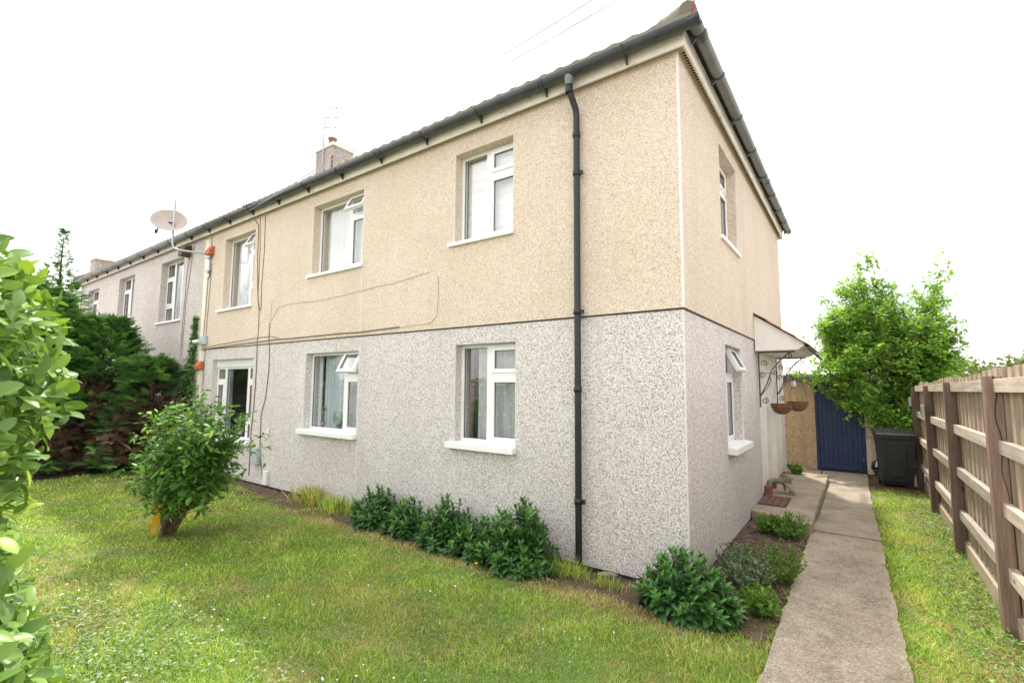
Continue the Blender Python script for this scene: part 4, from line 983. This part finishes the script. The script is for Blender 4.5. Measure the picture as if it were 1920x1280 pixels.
# ------------------------------------------------------------------ wheelie bin
wb = empty('wheelie_bin', (1.74, 6.92, -.02), rad(4)); tag(wb, 'dark grey wheelie bin standing by the far end of the fence under the tree', 'bin')
s = MB(); P4 = lambda hx, hy0, hy1, z: [(-hx, hy0, z), (hx, hy0, z), (hx, hy1, z), (-hx, hy1, z)]
rows = [P4(.215, -.20, .22, .05), P4(.225, -.23, .24, .12), P4(.27, -.33, .28, .86), P4(.285, -.35, .29, .88), P4(.285, -.35, .29, .93)]
vs = [v for r_ in rows for v in r_]; s.add(vs, [(j*4+i, j*4+(i+1) % 4, (j+1)*4+(i+1) % 4, (j+1)*4+i) for j in range(4) for i in range(4)] + [(3, 2, 1, 0), (16, 17, 18, 19)])
s.prism([(-.12, .2), (.12, .2), (.15, .78), (.10, .82), (-.10, .82), (-.15, .78)], lambda x_, z_: (x_, -.235-.13*(z_-.12)-.012, z_), lambda x_, z_: (x_, -.20-.13*(z_-.12), z_))
s.build('body', m_bin, wb, bevel=.012)
s = MB(); s.add([(-.30, -.38, .935), (.30, -.38, .935), (.30, .32, .935), (-.30, .32, .935), (-.29, -.36, .97), (.29, -.36, .97), (.29, .30, 1.0), (-.29, .30, 1.0), (-.22, -.28, .99), (.22, -.28, .99), (.22, .2, 1.02), (-.22, .2, 1.02)],
      [(3, 2, 1, 0), (0, 1, 5, 4), (1, 2, 6, 5), (2, 3, 7, 6), (3, 0, 4, 7), (4, 5, 9, 8), (5, 6, 10, 9), (6, 7, 11, 10), (7, 4, 8, 11), (8, 9, 10, 11)])
s.box(-.17, .17, -.20, -.15, .99, 1.012); s.box(-.17, .17, .05, .10, 1.005, 1.03)
s.build('lid', m_binlid, wb, bevel=.01)
s = MB(); s.tube([(-.24, .33, .96), (.24, .33, .96)], .015, 8); s.build('handle', m_binlid, wb)
for sx in (-.24, .22): 
    s = MB(); s.tube([(sx, .22, .10), (sx+.05, .22, .10)], .10, 18); s.build('wheel', m_rubber, wb)
# rubbish beside the bin
o = MB(); 
for k in range(5): o.ball((.04*random.gauss(0, 1), .05*random.gauss(0, 1), .10+.06*k), (.11-.01*k, .12-.01*k, .07), 9)
o = o.build('rubbish_bag', m_bag); o.location = (1.49, 7.62, -.03); tag(o, 'black rubbish bag on the soil between the blue door and the wheelie bin', 'rubbish bag')
o = MB().add([(0, 0, 0), (.13, 0, .03), (.16, .02, .16), (.02, .03, .12), (.08, -.03, .07)], [(0, 1, 4), (1, 2, 4), (2, 3, 4), (3, 0, 4)]).build('paper', m_paper, recalc=False); o.location = (1.45, 7.40, .22)
sl_ = o.modifiers.new('solid', 'SOLIDIFY'); sl_.thickness = .004; tag(o, 'crumpled white paper on top of the black rubbish bag by the bin', 'paper')
# ------------------------------------------------------------------ fence
fe = empty('fence', (0, 0, 0)); tag(fe, 'tall weathered wooden fence with posts and four rails along the right of the path', 'fence')
fposts = [-3.6, -1.46, .66, 2.78, 4.88, 6.90]
top_at = lambda y: 1.86 - .012*max(0, y) 
for i, y in enumerate(fposts):
    s = MB(); zt_ = top_at(y)+.01-.004*i
    segs = 14; vs = []
    s.box(2.035, 2.135, y, y+.10, -.25, zt_)
    p_ = s.build('post', m_post, fe, bevel=.006)
    if i == 2:
        s = MB(); pts = [(2.085+.012*math.sin(k*1.1)+.006*k/3, y-.001, zt_-.0-.07*k) for k in range(14)]; s.tube(pts, [.0045-.0002*k for k in range(14)], 5); s.build('crack', m_blk, p_)
for a_, b_ in zip(fposts, fposts[1:]):
    for (z0_, z1_) in ((1.74, 1.84), (1.285, 1.385), (.83, .93), (.37, .47)):
        dz = -.006*max(0, (a_+b_)/2); s = MB(); s.add([(2.085, a_+.102, z0_+dz), (2.135, a_+.102, z0_+dz), (2.135, a_+.102, z1_+dz), (2.085, a_+.102, z1_+dz), (2.085, b_-.002, z0_+dz-.01), (2.135, b_-.002, z0_+dz-.01), (2.135, b_-.002, z1_+dz-.01), (2.085, b_-.002, z1_+dz-.01)],
          [(0, 1, 2, 3), (7, 6, 5, 4), (0, 4, 5, 1), (1, 5, 6, 2), (2, 6, 7, 3), (3, 7, 4, 0)])
        s.build('rail', m_rail, fe, bevel=.004)
    s = MB(); s.box(2.11, 2.134, a_+.102, b_-.002, -.08, .12); s.build('gravel_board', m_pale, fe, bevel=.003)
y = -3.6; k = 0
while y < 7.05:
    w_ = .10+.01*random.random(); th = random.uniform(-.003, .003); h_ = top_at(y)+.055+random.gauss(0, .006) + .015*math.sin(y*2.2)
    s = MB(); s.prism([(2.137+.012*(k % 2), y), (2.155+.012*(k % 2), y), (2.150+.012*(k % 2), y+w_+.012), (2.141+.012*(k % 2), y+w_+.012)], lambda x_, y_: (x_+th, y_, .12), lambda x_, y_: (x_-th, y_, h_))
    if k < 100: s.build('pale', m_pale, fe)
    y += w_; k += 1
for (y, z, lb) in ((6.90, 1.52, 'small grey solar light on the farthest fence post beside the tree'), (4.80, 1.44, 'small grey solar light on the second farthest fence post')):
    pr = empty('solar_light', (2.03, y+.03, z)); tag(pr, lb, 'solar light', 'solar lights on the fence posts')
    MB().box(-.045, .0, -.045, .045, -.09, .07).build('case', m_galv, pr, bevel=.008); MB().box(-.050, -.0455, -.03, .03, -.07, .0).build('panel', m_vdark, pr)

# ------------------------------------------------------------------ plants
outside = lambda p: ~((p[:, 0] < .03) & (p[:, 0] > HX) & (p[:, 1] > -.03) & (p[:, 1] < DY)) & (p[:, 2] > -.03)
# low evergreen shrubs along the wall: upright shoots with whorls of long leaves
def rosette_shrub(name, label, c, R, nshoot, group=None, ls=.062, m=m_evergreen, keep=outside, lump=None):
    ls = ls*1.6
    root = empty(name, (c[0], c[1], -.02)); tag(root, label, 'shrub', group); b = np.array([c[0], c[1], -.02])
    P = []; D = []; Nn = []; S = []; rn = []; st = MB()
    for i in range(nshoot):
        a = rng.random()*2*PI; rr_ = math.sqrt(rng.random()); ph = rr_*.98*PI/2
        hh = .93*c[2]*(math.cos(ph)**.55)*(.66+.44*rng.random()); hh = max(hh, .10)
        tip = np.array([R[0]*rr_*math.cos(a), R[1]*rr_*math.sin(a), hh]); foot = np.array([tip[0]*.45, tip[1]*.45, 0])
        if not keep((tip+b)[None])[0]: continue
        ax = unit(tip-foot + np.array([0, 0, .15])); st.tube([tuple(foot), tuple((foot+tip)/2+np.array([0, 0, .02])), tuple(tip)], [.006, .005, .003], 4, False)
        nl = 20; L = min(.26, hh)
        for j in range(nl):
            f = j/nl; q = tip - ax*L*(1-f)**1.1; th = j*2.4+rng.random()*.5; perp = unit(np.cross(ax, [math.cos(th), math.sin(th), .3]))
            el = .25 + 1.15*max(0, f-.55)/.45; d = unit(perp*math.cos(el)+ax*math.sin(el))
            P.append(q); D.append(d); Nn.append(unit(ax - d*np.dot(ax, d) + .15*sph(1)[0])); S.append(ls*(1.15-.55*f)*(.8+.4*rng.random())); rn.append(np.clip(.32*f**2 + .42*rng.random() + .28*(f > .8), 0, 1))
    st.build('stems', m_stem, root, recalc=False)
    scatter('foliage', LANCE, np.array(P), np.array(D), np.array(Nn), np.array(S), m, root, rnd=np.array(rn), keep=lambda p: keep(p+b), wid=np.full(len(P), 1.1))
    return root
G_ = 'evergreen shrubs planted along the front wall'
rosette_shrub('evergreen_shrub', 'leftmost low dark evergreen shrub of the row against the front wall', (-3.82, -.30, .52), (.38, .30), 80, G_)
rosette_shrub('evergreen_shrub', 'low dark evergreen shrub second from the left in the row against the wall', (-3.15, -.33, .42), (.36, .30), 80, G_)
rosette_shrub('evergreen_shrub', 'dark evergreen shrub in the row, just left of the tallest one', (-2.50, -.34, .55), (.36, .32), 95, G_)
rosette_shrub('evergreen_shrub', 'low gap filling dark evergreen shrub between the two tallest of the row', (-2.02, -.36, .40), (.34, .32), 80, G_)
rosette_shrub('evergreen_shrub', 'tallest and rightmost dark evergreen shrub of the row, nearest the black downpipe', (-1.55, -.36, .64), (.42, .36), 130, G_)
rosette_shrub('evergreen_shrub', 'round dark evergreen shrub standing alone at the corner of the house beside the path', (.07, -.34, .48), (.40, .32), 140, None)
# herbs in the side bed
def herb(name, label, c, R, H, n, ls, m, tpl=LANCE, group=None, nl=16, cat='herb'):
    root = empty(name, (c[0], c[1], -.02)); tag(root, label, cat, group); st = MB(); P = []; D = []
    for i in range(n):
        a = rng.random()*2*PI; r_ = R*math.sqrt(rng.random()); h = H*(.5+.6*rng.random())*(1-.35*r_/R); tip = np.array([r_*math.cos(a), r_*math.sin(a), h]); ft = tip*np.array([.4, .4, 0])
        st.tube([tuple(ft), tuple((ft+tip)/2+np.array([0, 0, .02])), tuple(tip)], .0022, 3, False)
        t = .25+.75*rng.random(nl); P.append(ft+(tip-ft)*t[:, None]); D.append(unit(sph(nl)+np.array([0, 0, .9])))
    st.build('stems', m_stem, root, recalc=False); P = np.concatenate(P); D = np.concatenate(D); k = len(P)
    b = np.array([c[0], c[1], -.02])
    scatter('foliage', tpl, P, D, sph(k), ls*(.6+.7*rng.random(k)), m, root, keep=lambda p: outside(p+b)); return root
herb('herb_plant', 'grey green lavender like plant in the side bed behind the round shrub', (.40, .42, 0), .24, .34, 110, .035, m_herb)
herb('herb_plant', 'feathery green herb in the side bed spilling over the path edge', (.56, .72, 0), .26, .40, 130, .028, m_weed)
herb('herb_plant', 'silvery leafed herb close to the house wall in the side bed', (.22, .75, 0), .20, .30, 70, .038, m_herb)
herb('weed_plant', 'clump of leafy green weeds against the front of the entrance slab', (.50, 2.28, 0), .24, .30, 110, .035, m_shrub, cat='weeds')
herb('weed_plant', 'small spiky weed beside the slab near the wall', (.28, 2.30, 0), .14, .26, 30, .06, m_weed, cat='weeds')
herb('weed_plant', 'tall thin weed growing at the edge of the entrance slab', (.60, 2.62, .1), .05, .30, 12, .025, m_weed, cat='weeds')
herb('weed_plant', 'yellow green tuft of weeds by the far corner of the entrance slab', (.22, 6.35, .1), .17, .26, 60, .04, m_weed, cat='weeds').location.z = .10
herb('weed_plant', 'loose grassy weeds between the round corner shrub and the path edge', (.56, -.08, 0), .15, .18, 60, .05, m_weed, cat='weeds')
herb('weed_plant', 'green weeds at the foot of the round corner shrub by the path', (.50, .10, 0), .16, .16, 50, .04, m_weed, cat='weeds')
for (x, y, r_, h, n, lb) in ((-5.45, -.22, .32, .26, 90, 'dry yellowing grass tuft at the wall left of the evergreen row'), (-4.72, -.25, .30, .22, 80, 'green grass tuft at the wall just left of the evergreen row'),
                       (-1.05, -.30, .24, .16, 70, 'grass tuft growing round the foot of the black downpipe'), (-.62, -.30, .20, .10, 40, 'low grass tuft at the wall between downpipe and corner shrub')):
    root = empty('grass_tuft', (x, y, -.02)); tag(root, lb, 'grass tuft', 'grass tufts along the wall foot')
    P = np.stack([rng.normal(size=n*4)*r_*.5, rng.normal(size=n*4)*r_*.22, np.zeros(n*4)], 1); D = unit(sph(n*4)*.45+np.array([0, 0, 1.0]))
    scatter('blades', leaf_template(3, .05, .1, .35), P, D, sph(n*4), h*(.5+.7*rng.random(n*4)), m_blade, root, keep=lambda p, x=x, y=y: outside(p+np.array([x, y, 0.0])), extra={'straw': np.full(n*4, .65 if x < -5 else .15)})
for (x, y, sx, sy, sz, lb) in ((-.72, -.10, .10, .035, .025, 'long grey stone lying at the wall foot right of the downpipe'), (-.42, -.10, .035, .03, .02, 'small grey pebble at the wall foot near the corner shrub'), (.34, 2.42, .05, .04, .03, 'grey rounded stone in the side bed by the slab')):
    s = MB().ball((0, 0, 0), (sx, sy, sz), 10); o = s.build('stone', m_fascia, recalc=False); o.location = (x, y, .005); o.rotation_euler = (0, .1, .7); o.data.materials[0] = m_stone; tag(o, lb, 'stone', 'stones by the wall foot')
pf = MB(); 
for k in range(5): a = k*1.256; pf.add([(0, 0, .02), (.013*math.cos(a-.5), .013*math.sin(a-.5), .024), (.018*math.cos(a), .018*math.sin(a), .018), (.013*math.cos(a+.5), .013*math.sin(a+.5), .024)], [(0, 1, 2, 3)])
o = pf.build('flower', m_purple, recalc=False); o.location = (.15, -.80, .0); tag(o, 'single purple flower in the lawn below the corner shrub', 'flower')
pf = MB(); pf.ball((0, 0, .03), (.02, .02, .01), 8); o = pf.build('dandelion', m_flowy, recalc=False); o.location = (-1.85, -.66, .0); tag(o, 'single yellow dandelion at the foot of the tall evergreen shrub', 'flower')

# garden shrub on the lawn with a yellow sign behind it
sh = lambda q: q + np.array([.22*(q[2]-.8), 0, 0])
woody('garden_shrub', 'loose green leafy shrub standing alone on the lawn at the left', 'shrub', (-5.38, -2.06, -.03), (-5.08, -1.96, .86), (.60, .60, .80), 50, 19, LEAF, .078, m_shrub, 10, .008, low=.55, shape=sh, twig_len=.30, spread_base=.035, trunk_name='stems', inner=.30)
sg = empty('floor_sign', (-5.55, -2.08, -.02), rad(75)); sg.scale = (.75, .75, .9); tag(sg, 'yellow folding plastic warning sign standing behind the lawn shrub', 'sign')
for k, sgn in enumerate((-1, 1)):
    s = MB(); s.prism([(-.12, 0), (-.045, 0), (-.03, .06), (.03, .06), (.045, 0), (.12, 0), (.055, .60), (-.055, .60)], lambda x_, z_: (x_, sgn*(.11-.16*z_), z_), lambda x_, z_: (x_, sgn*(.118-.16*z_), z_))
    p_ = s.build('panel', m_yel, sg)
    s = MB(); s.prism([(-.035, .30), (.035, .30), (.0, .37)], lambda x_, z_: (x_, sgn*(.119-.16*z_), z_), lambda x_, z_: (x_, sgn*(.121-.16*z_), z_)); s.box(-.004, .004, sgn*(.119-.16*.15)-.001, sgn*(.121-.16*.15)+.001, .12, .24); s.build('printed_mark', m_blk, p_)

# hazel by the far fence
keep_h = lambda p: ~((p[:, 0] < 1.55) & (p[:, 1] > 7.80) & (p[:, 2] < 2.12)) & (p[:, 2] > .1) & ~((p[:, 0] < .02) & (p[:, 1] < DY+.3))
def shz(q):
    q = q.copy()
    if q[2] < 2.0: q[1] = min(q[1], 7.9) if q[0] < 1.5 else q[1]
    return q
woody('hazel_tree', 'broad bright green hazel tree beside the outbuilding, above the wheelie bin', 'tree', (1.95, 8.75, -.03), (1.66, 8.6, 2.55), (1.32, 1.25, 1.74), 125, 34, LEAF, .095, m_hazel, 14, .022,
      shape=shz, keep=keep_h, twig_len=.42, up=.35, spread_base=.14, inner=.40,
      ends=[(.95, 7.45, 1.62), (1.1, 7.4, 1.45), (.55, 7.4, 2.0), (.2, 7.35, 2.1), (.8, 7.5, 1.95), (1.2, 7.5, 1.9), (1.3, 7.45, 1.6), (.6, 7.5, 2.25), (1.0, 7.5, 2.3), (1.35, 7.4, 2.3)] + [(1.75+.25*k % 1.3, 7.75+.2*(k % 4), 1.15+.12*(k % 6)) for k in range(16)] + [(.85+.13*k, 7.42, 1.62+.12*((k*3) % 5)) for k in range(5)] + [(1.55, 8.6, 4.55), (1.45, 8.4, 4.35), (2.75, 8.7, 4.15), (2.9, 8.8, 4.0)])

# conifers between the two gardens
FR = [frond_template() for _ in range(3)]
def conifer(name, label, base, H, R, n, m=m_conif, dead=0, tipn=0, flat=1.0, group=None, fs=.26, zmin=.05, prof=None, keep=None):
    root = empty(name, base); tag(root, label, 'conifer', group); b = np.array(base, float)
    s = MB(); s.tube([(0, 0, 0), (.02, .01, H*.5), (0, 0, H*.97)], [.06*R+.02, .04*R+.01, .006], 7)
    prof = prof or (lambda t: (1-t)**.75)
    for i in range(70):
        t = .04+.9*rng.random(); a = rng.random()*2*PI; r_ = R*prof(t)*.8; s.tube([(0, 0, H*t), (r_*math.cos(a)*.5, r_*math.sin(a)*flat*.5, H*t+.05*r_), (r_*math.cos(a), r_*math.sin(a)*flat, H*t+.12*r_)], [.014, .009, .003], 4, False)
    s.build('trunk', m_cor, root, recalc=False)
    def cloud(k, z0, z1, rr0, rr1):
        t = z0+(z1-z0)*rng.random(k); a = rng.random(k)*2*PI; lump = 1+.16*np.sin(a*5+t*9)+.10*np.sin(a*11-t*17)
        r_ = R*np.array([prof(x) for x in t])*lump*(rr0+(rr1-rr0)*rng.random(k)**.6)
        P = np.stack([r_*np.cos(a), r_*np.sin(a)*flat, H*t], 1); D = unit(np.stack([np.cos(a), np.sin(a), .10+.5*t], 1)+sph(k)*.45); return P, D
    P, D = cloud(n, zmin, 1, .55, 1.0); k = len(P)
    if dead:
        # the bare brown face: live sprays are missing there
        zz = P[:, 2]; side = (P[:, 0] > 0)
        bare = side & (zz > .25) & (zz < 1.75) & (np.sin(P[:, 1]*3.1+1.1)+.7*np.sin(zz*4.1+P[:, 1]*2) + rng.normal(size=k)*.5 > -.6)
        P, D = P[~bare], D[~bare]
    tap = np.clip((1-P[:, 2]/H)*3.2, .35, 1) if H > 4 else np.ones(len(P))
    for q in range(3):
        sel = slice(q, None, 3); kk = len(P[sel])
        o = scatter('foliage', FR[q], P[sel], D[sel], unit(sph(kk)*.5+np.array([0, 0, 1])), fs*(.6+.7*rng.random(kk))*tap[sel], m, root, keep=(lambda p: keep(p+b)) if keep else None)
    if dead:
        P, D = cloud(dead, .05, .62, .45, .86); kk = len(P)
        scatter('dead_foliage', FR[0], P, D, sph(kk), fs*.9*(.5+.7*rng.random(kk)), m_dead, root, keep=(lambda p: keep(p+b)) if keep else None)
    return root
kc = lambda p: (p[:, 1] < -.02) & (p[:, 2] > 0)
full = lambda t: min(1.0, (1-t)**.42)*(.86+.14*min(1, t*5))
CG = 'overgrown conifers between the two gardens'
conifer('conifer', 'low conifer of the dark hedge touching the house wall, lowest of the group', (-10.78, -.62, 0), 2.2, .82, 3400, dead=1500, prof=full, group=CG, keep=kc)
conifer('conifer', 'middle conifer of the dark hedge with a brown bare face', (-11.65, -1.25, 0), 3.05, .98, 5200, dead=3000, prof=full, group=CG, keep=kc)
conifer('conifer', 'left conifer of the dark hedge, partly behind the privet leaves', (-12.0, -2.25, 0), 3.6, 1.05, 5200, dead=2600, prof=full, group=CG, keep=kc)
conifer('conifer', 'conifer farthest left in the dark hedge, behind the privet hedge', (-12.3, -3.6, 0), 3.3, 1.05, 2600, dead=800, prof=full, group=CG, keep=kc)
conifer('conifer', 'tall thin conifer whose sparse pointed tip rises above the dark hedge', (-12.6, -1.86, 0), 5.05, 1.0, 1000, fs=.27, zmin=.45, prof=lambda t: max(.03, (1-t)**1.1*1.3), keep=kc)
# ivy on the party line
root = empty('ivy', (-10.32, 0, 0)); tag(root, 'ivy climbing the joint between the two houses beside the conifers', 'ivy')
n = 1500; t = rng.random(n)**1.5; zz = 1.2+2.0*t; P = np.stack([rng.normal(size=n)*(.04+.30*(1-t)**2) - .03-.2*(1-t)**2, -.03-.10*rng.random(n)*(1.2-t), zz], 1)
scatter('foliage', LEAFLO, P, unit(sph(n)*.8+np.array([0, -.3, -.5])), unit(sph(n)*.5+np.array([0, -1, .4])), .05+.04*rng.random(n), m_ivy, root)
s = MB()
for k in range(5): s.tube([(-.03*k, -.025, 0), (.03*math.sin(k)-.02*k, -.03, 1.2), (.02*math.sin(k*2), -.03, 2.2+.18*k)], [.012, .009, .003], 5)
s.build('stems', m_bark, root, recalc=False)
# black polythene under the hedge
s = MB(); vs = []; 
for j in range(9):
    for i in range(17): vs.append((-.5+i/16, -.22+.44*j/8, .0 if i in (0, 16) or j in (0, 8) else .03+.06*random.random()))
s.add(vs, [(j*17+i, j*17+i+1, (j+1)*17+i+1, (j+1)*17+i) for j in range(8) for i in range(16)], True)
o = s.build('plastic_sheet', m_bag, recalc=False); o.location = (-11.0, -.98, -.01); o.rotation_euler = (0, 0, rad(70)); tag(o, 'crumpled black plastic sheet on the soil under the dark conifers', 'plastic sheet')

# privet hedge in the left foreground
ph = empty('privet_hedge', (-2.5, -4.6, -.03)); tag(ph, 'privet hedge with large bright glossy leaves in the left foreground', 'hedge'); b = np.array([-2.5, -4.6, -.03])
def hedge_leaves(n, x0, x1, y0, y1, z1, size, shell, r=.14):
    P = np.stack([x0+(x1-x0)*rng.random(n), y0+(y1+.075-y0)*rng.random(n), z1*rng.random(n)], 1)
    # distance inside a rounded box, with a lumpy surface
    y1 = y1 + .075*np.clip((1.62-P[:, 2])*2.2, 0, 1)
    lump = .035*np.sin(P[:, 2]*7+P[:, 0]*5)+.03*np.sin(P[:, 2]*15+P[:, 1]*9+1)
    top = z1 - .06 + lump
    dx = x1-P[:, 0]; dyy = y1-P[:, 1] + lump*.6; dz = top-P[:, 2]
    q = np.stack([r-dx, r-dyy, r-dz], 1); qp = np.maximum(q, 0); dist = r-np.linalg.norm(qp, axis=1); dist = np.where((qp.sum(1) == 0), np.minimum(np.minimum(dx, dyy), dz), dist)
    k = (dist > 0) & (dist < shell*(.3+.9*rng.random(n))); P, qp = P[k], qp[k]; n = len(P); outn = unit(qp+np.array([.05, .10, .05])+.2*np.abs(rng.normal(size=(n, 3))))
    D = unit(outn*.45+sph(n)*.95+np.array([0, 0, .25])); Nn = unit(outn*.7+sph(n)*.6+np.array([0, .1, .6])); return P, D, Nn, size*(.55+.65*rng.random(n)), dist[k]
P, D, Nn, S, ds = hedge_leaves(280000, -1.4, .46, -4.80, -4.232, 2.10, .031, .26, .22)
rn = np.clip(.25+.5*rng.random(len(P))+.25*(rng.random(len(P)) < .18), 0, 1)
scatter('foliage', LEAFHI, P-b, D, Nn, S, m_privet, ph, rnd=rn, wid=.85+.35*rng.random(len(P)))
P, D, Nn, S, ds = hedge_leaves(70000, -7.5, -1.38, -5.1, -4.24, 1.95, .055, .14)
scatter('rear_foliage', LEAFLO, P-b, D, Nn, S, m_privet, ph)
s = MB()
for i in range(230):
    x = -1.3+1.5*rng.random()**.6; y = -4.95+.58*rng.random()**.6; z = .1+1.6*rng.random()
    s.tube([(x+2.5-.2*rng.random(), y+4.6-.12*rng.random(), max(0, z-.45)), (x+2.5, y+4.6, z), (x+2.5+.09*rng.random(), y+4.6+.05*rng.random(), z+.2)], [.0040, .003, .0015], 5, False)
for i in range(60):
    x = -7.3+7.5*rng.random(); s.tube([(x+2.5, -.1, 0), (x+2.52, .0, .9), (x+2.5, .05, 1.6)], [.018, .013, .005], 5, False)
s.build('stems', m_bark, ph, recalc=False)
# long new shoots leaving the surface
s = MB(); P = []; D = []; Nn = []
for (x, y, z, dx, dy, dz) in ((.25, -4.30, 1.84, .01, .03, .07), (.02, -4.26, 1.76, -.01, .035, .07), (.05, -4.25, 1.50, -.01, .05, .03), (.12, -4.24, .9, .0, .05, .03), (-.2, -4.24, 1.88, .0, .04, .07)):
    a_ = np.array([x, y, z]); d = np.array([dx, dy, dz]); s = MB(); s.tube([tuple(a_-b-d*.5), tuple(a_-b+d*.3), tuple(a_-b+d)], [.004, .003, .0015], 5, False); s.build('shoot', m_stem, ph, recalc=False)
    for k in range(9):
        f = k/8; th = k*PI/2; q = a_+d*(f*1.05); side = np.cross(unit(d), [math.cos(th), math.sin(th), .2]); P.append(q-b); D.append(unit(side*.8*(1.1-f)+unit(d)*.6)); Nn.append(unit(sph(1)[0]*.3+np.array([.3, -.2, 1])))
scatter('new_leaves', LEAFHI, np.array(P), np.array(D), np.array(Nn), .036*(.6+.6*rng.random(len(P))), m_privet, ph, rnd=.8+.2*rng.random(len(P)))

# far trees beyond the fence
for (x, y, z, r_, lb) in ((7.2, 42, 2.2, 2.6, 'larger distant tree crown showing over the fence at right'), (10.8, 44, 2.5, 1.8, 'smaller distant tree crown farther right over the fence')):
    root = empty('distant_tree', (x, y, 0)); tag(root, lb, 'tree', 'distant trees beyond the fence')
    MB().tube([(0, 0, 0), (.1, 0, 1.0), (0, 0, z)], [.18, .14, .06], 7).build('trunk', m_bark, root)
    n = 2600; d = sph(n); P = d*np.array([r_, r_, 1.7])*(.45+.55*rng.random((n, 1)))*(1+.18*np.sin(d[:, :1]*9)*np.sin(d[:, 2:]*7+1)) + np.array([0, 0, z])
    scatter('crown', LEAFLO, P, sph(n), unit(sph(n)+np.array([0, 0, .6])), .30*(.6+.6*rng.random(n)), m_far, root, keep=lambda p: p[:, 2] > .3)

# ------------------------------------------------------------------ things on the window sills inside
def potplant(name, label, x, z, potm, h, nl, ls, rpot=.05, y=.225):
    r_ = empty(name, (x, y, z)); tag(r_, label, 'potted plant')
    s = MB(); s.lathe([(1e-3, 0), (rpot*.75, 0), (rpot, rpot*2), (rpot*.88, rpot*2), (rpot*.85, rpot*1.7), (1e-3, rpot*1.7)], (0, 0, 0), 14); s.build('pot', potm, r_)
    s = MB(); P = []; D = []
    for k in range(4):
        tip = np.array([.03*rng.normal(), .008*rng.normal(), h*(.7+.4*rng.random())]); s.tube([(0, 0, rpot*1.6), tuple(tip)], .003, 4, False)
        for j in range(nl//4): P.append(tip*(.45+.55*rng.random())); D.append(sph(1)[0]*[1, .3, .6])
    s.build('stems', m_stem, r_, recalc=False); scatter('leaves', LEAF, np.array(P), unit(np.array(D)), unit(sph(len(P))+np.array([0, -1, .6])), np.full(len(P), ls), m_shrub, r_)
potplant('potted_plant', 'small green plant in a white pot inside the middle ground floor window', -5.26, 1.09, m_pot, .26, 20, .07)
potplant('potted_plant', 'thin bamboo like plant at the left inside the middle ground floor window', -5.88, 1.09, m_vase, .30, 12, .05, .03)
potplant('potted_plant', 'leafy plant in a pale pot inside the left ground floor window behind the shrub', -8.62, .76, m_pot, .45, 32, .11, .06)
s = MB(); s.lathe([(1e-3, 0), (.05, 0), (.10, .06), (.115, .13), (.09, .20), (.06, .23), (.055, .23), (.085, .19), (.105, .13)], (0, 0, 0), 20, True, lambda x_, y_, z_: (x_, y_*.35, z_))
o = s.build('glass_vase', m_vase); o.location = (-5.47, .222, 1.09); tag(o, 'round greenish glass vase inside the middle ground floor window', 'vase')
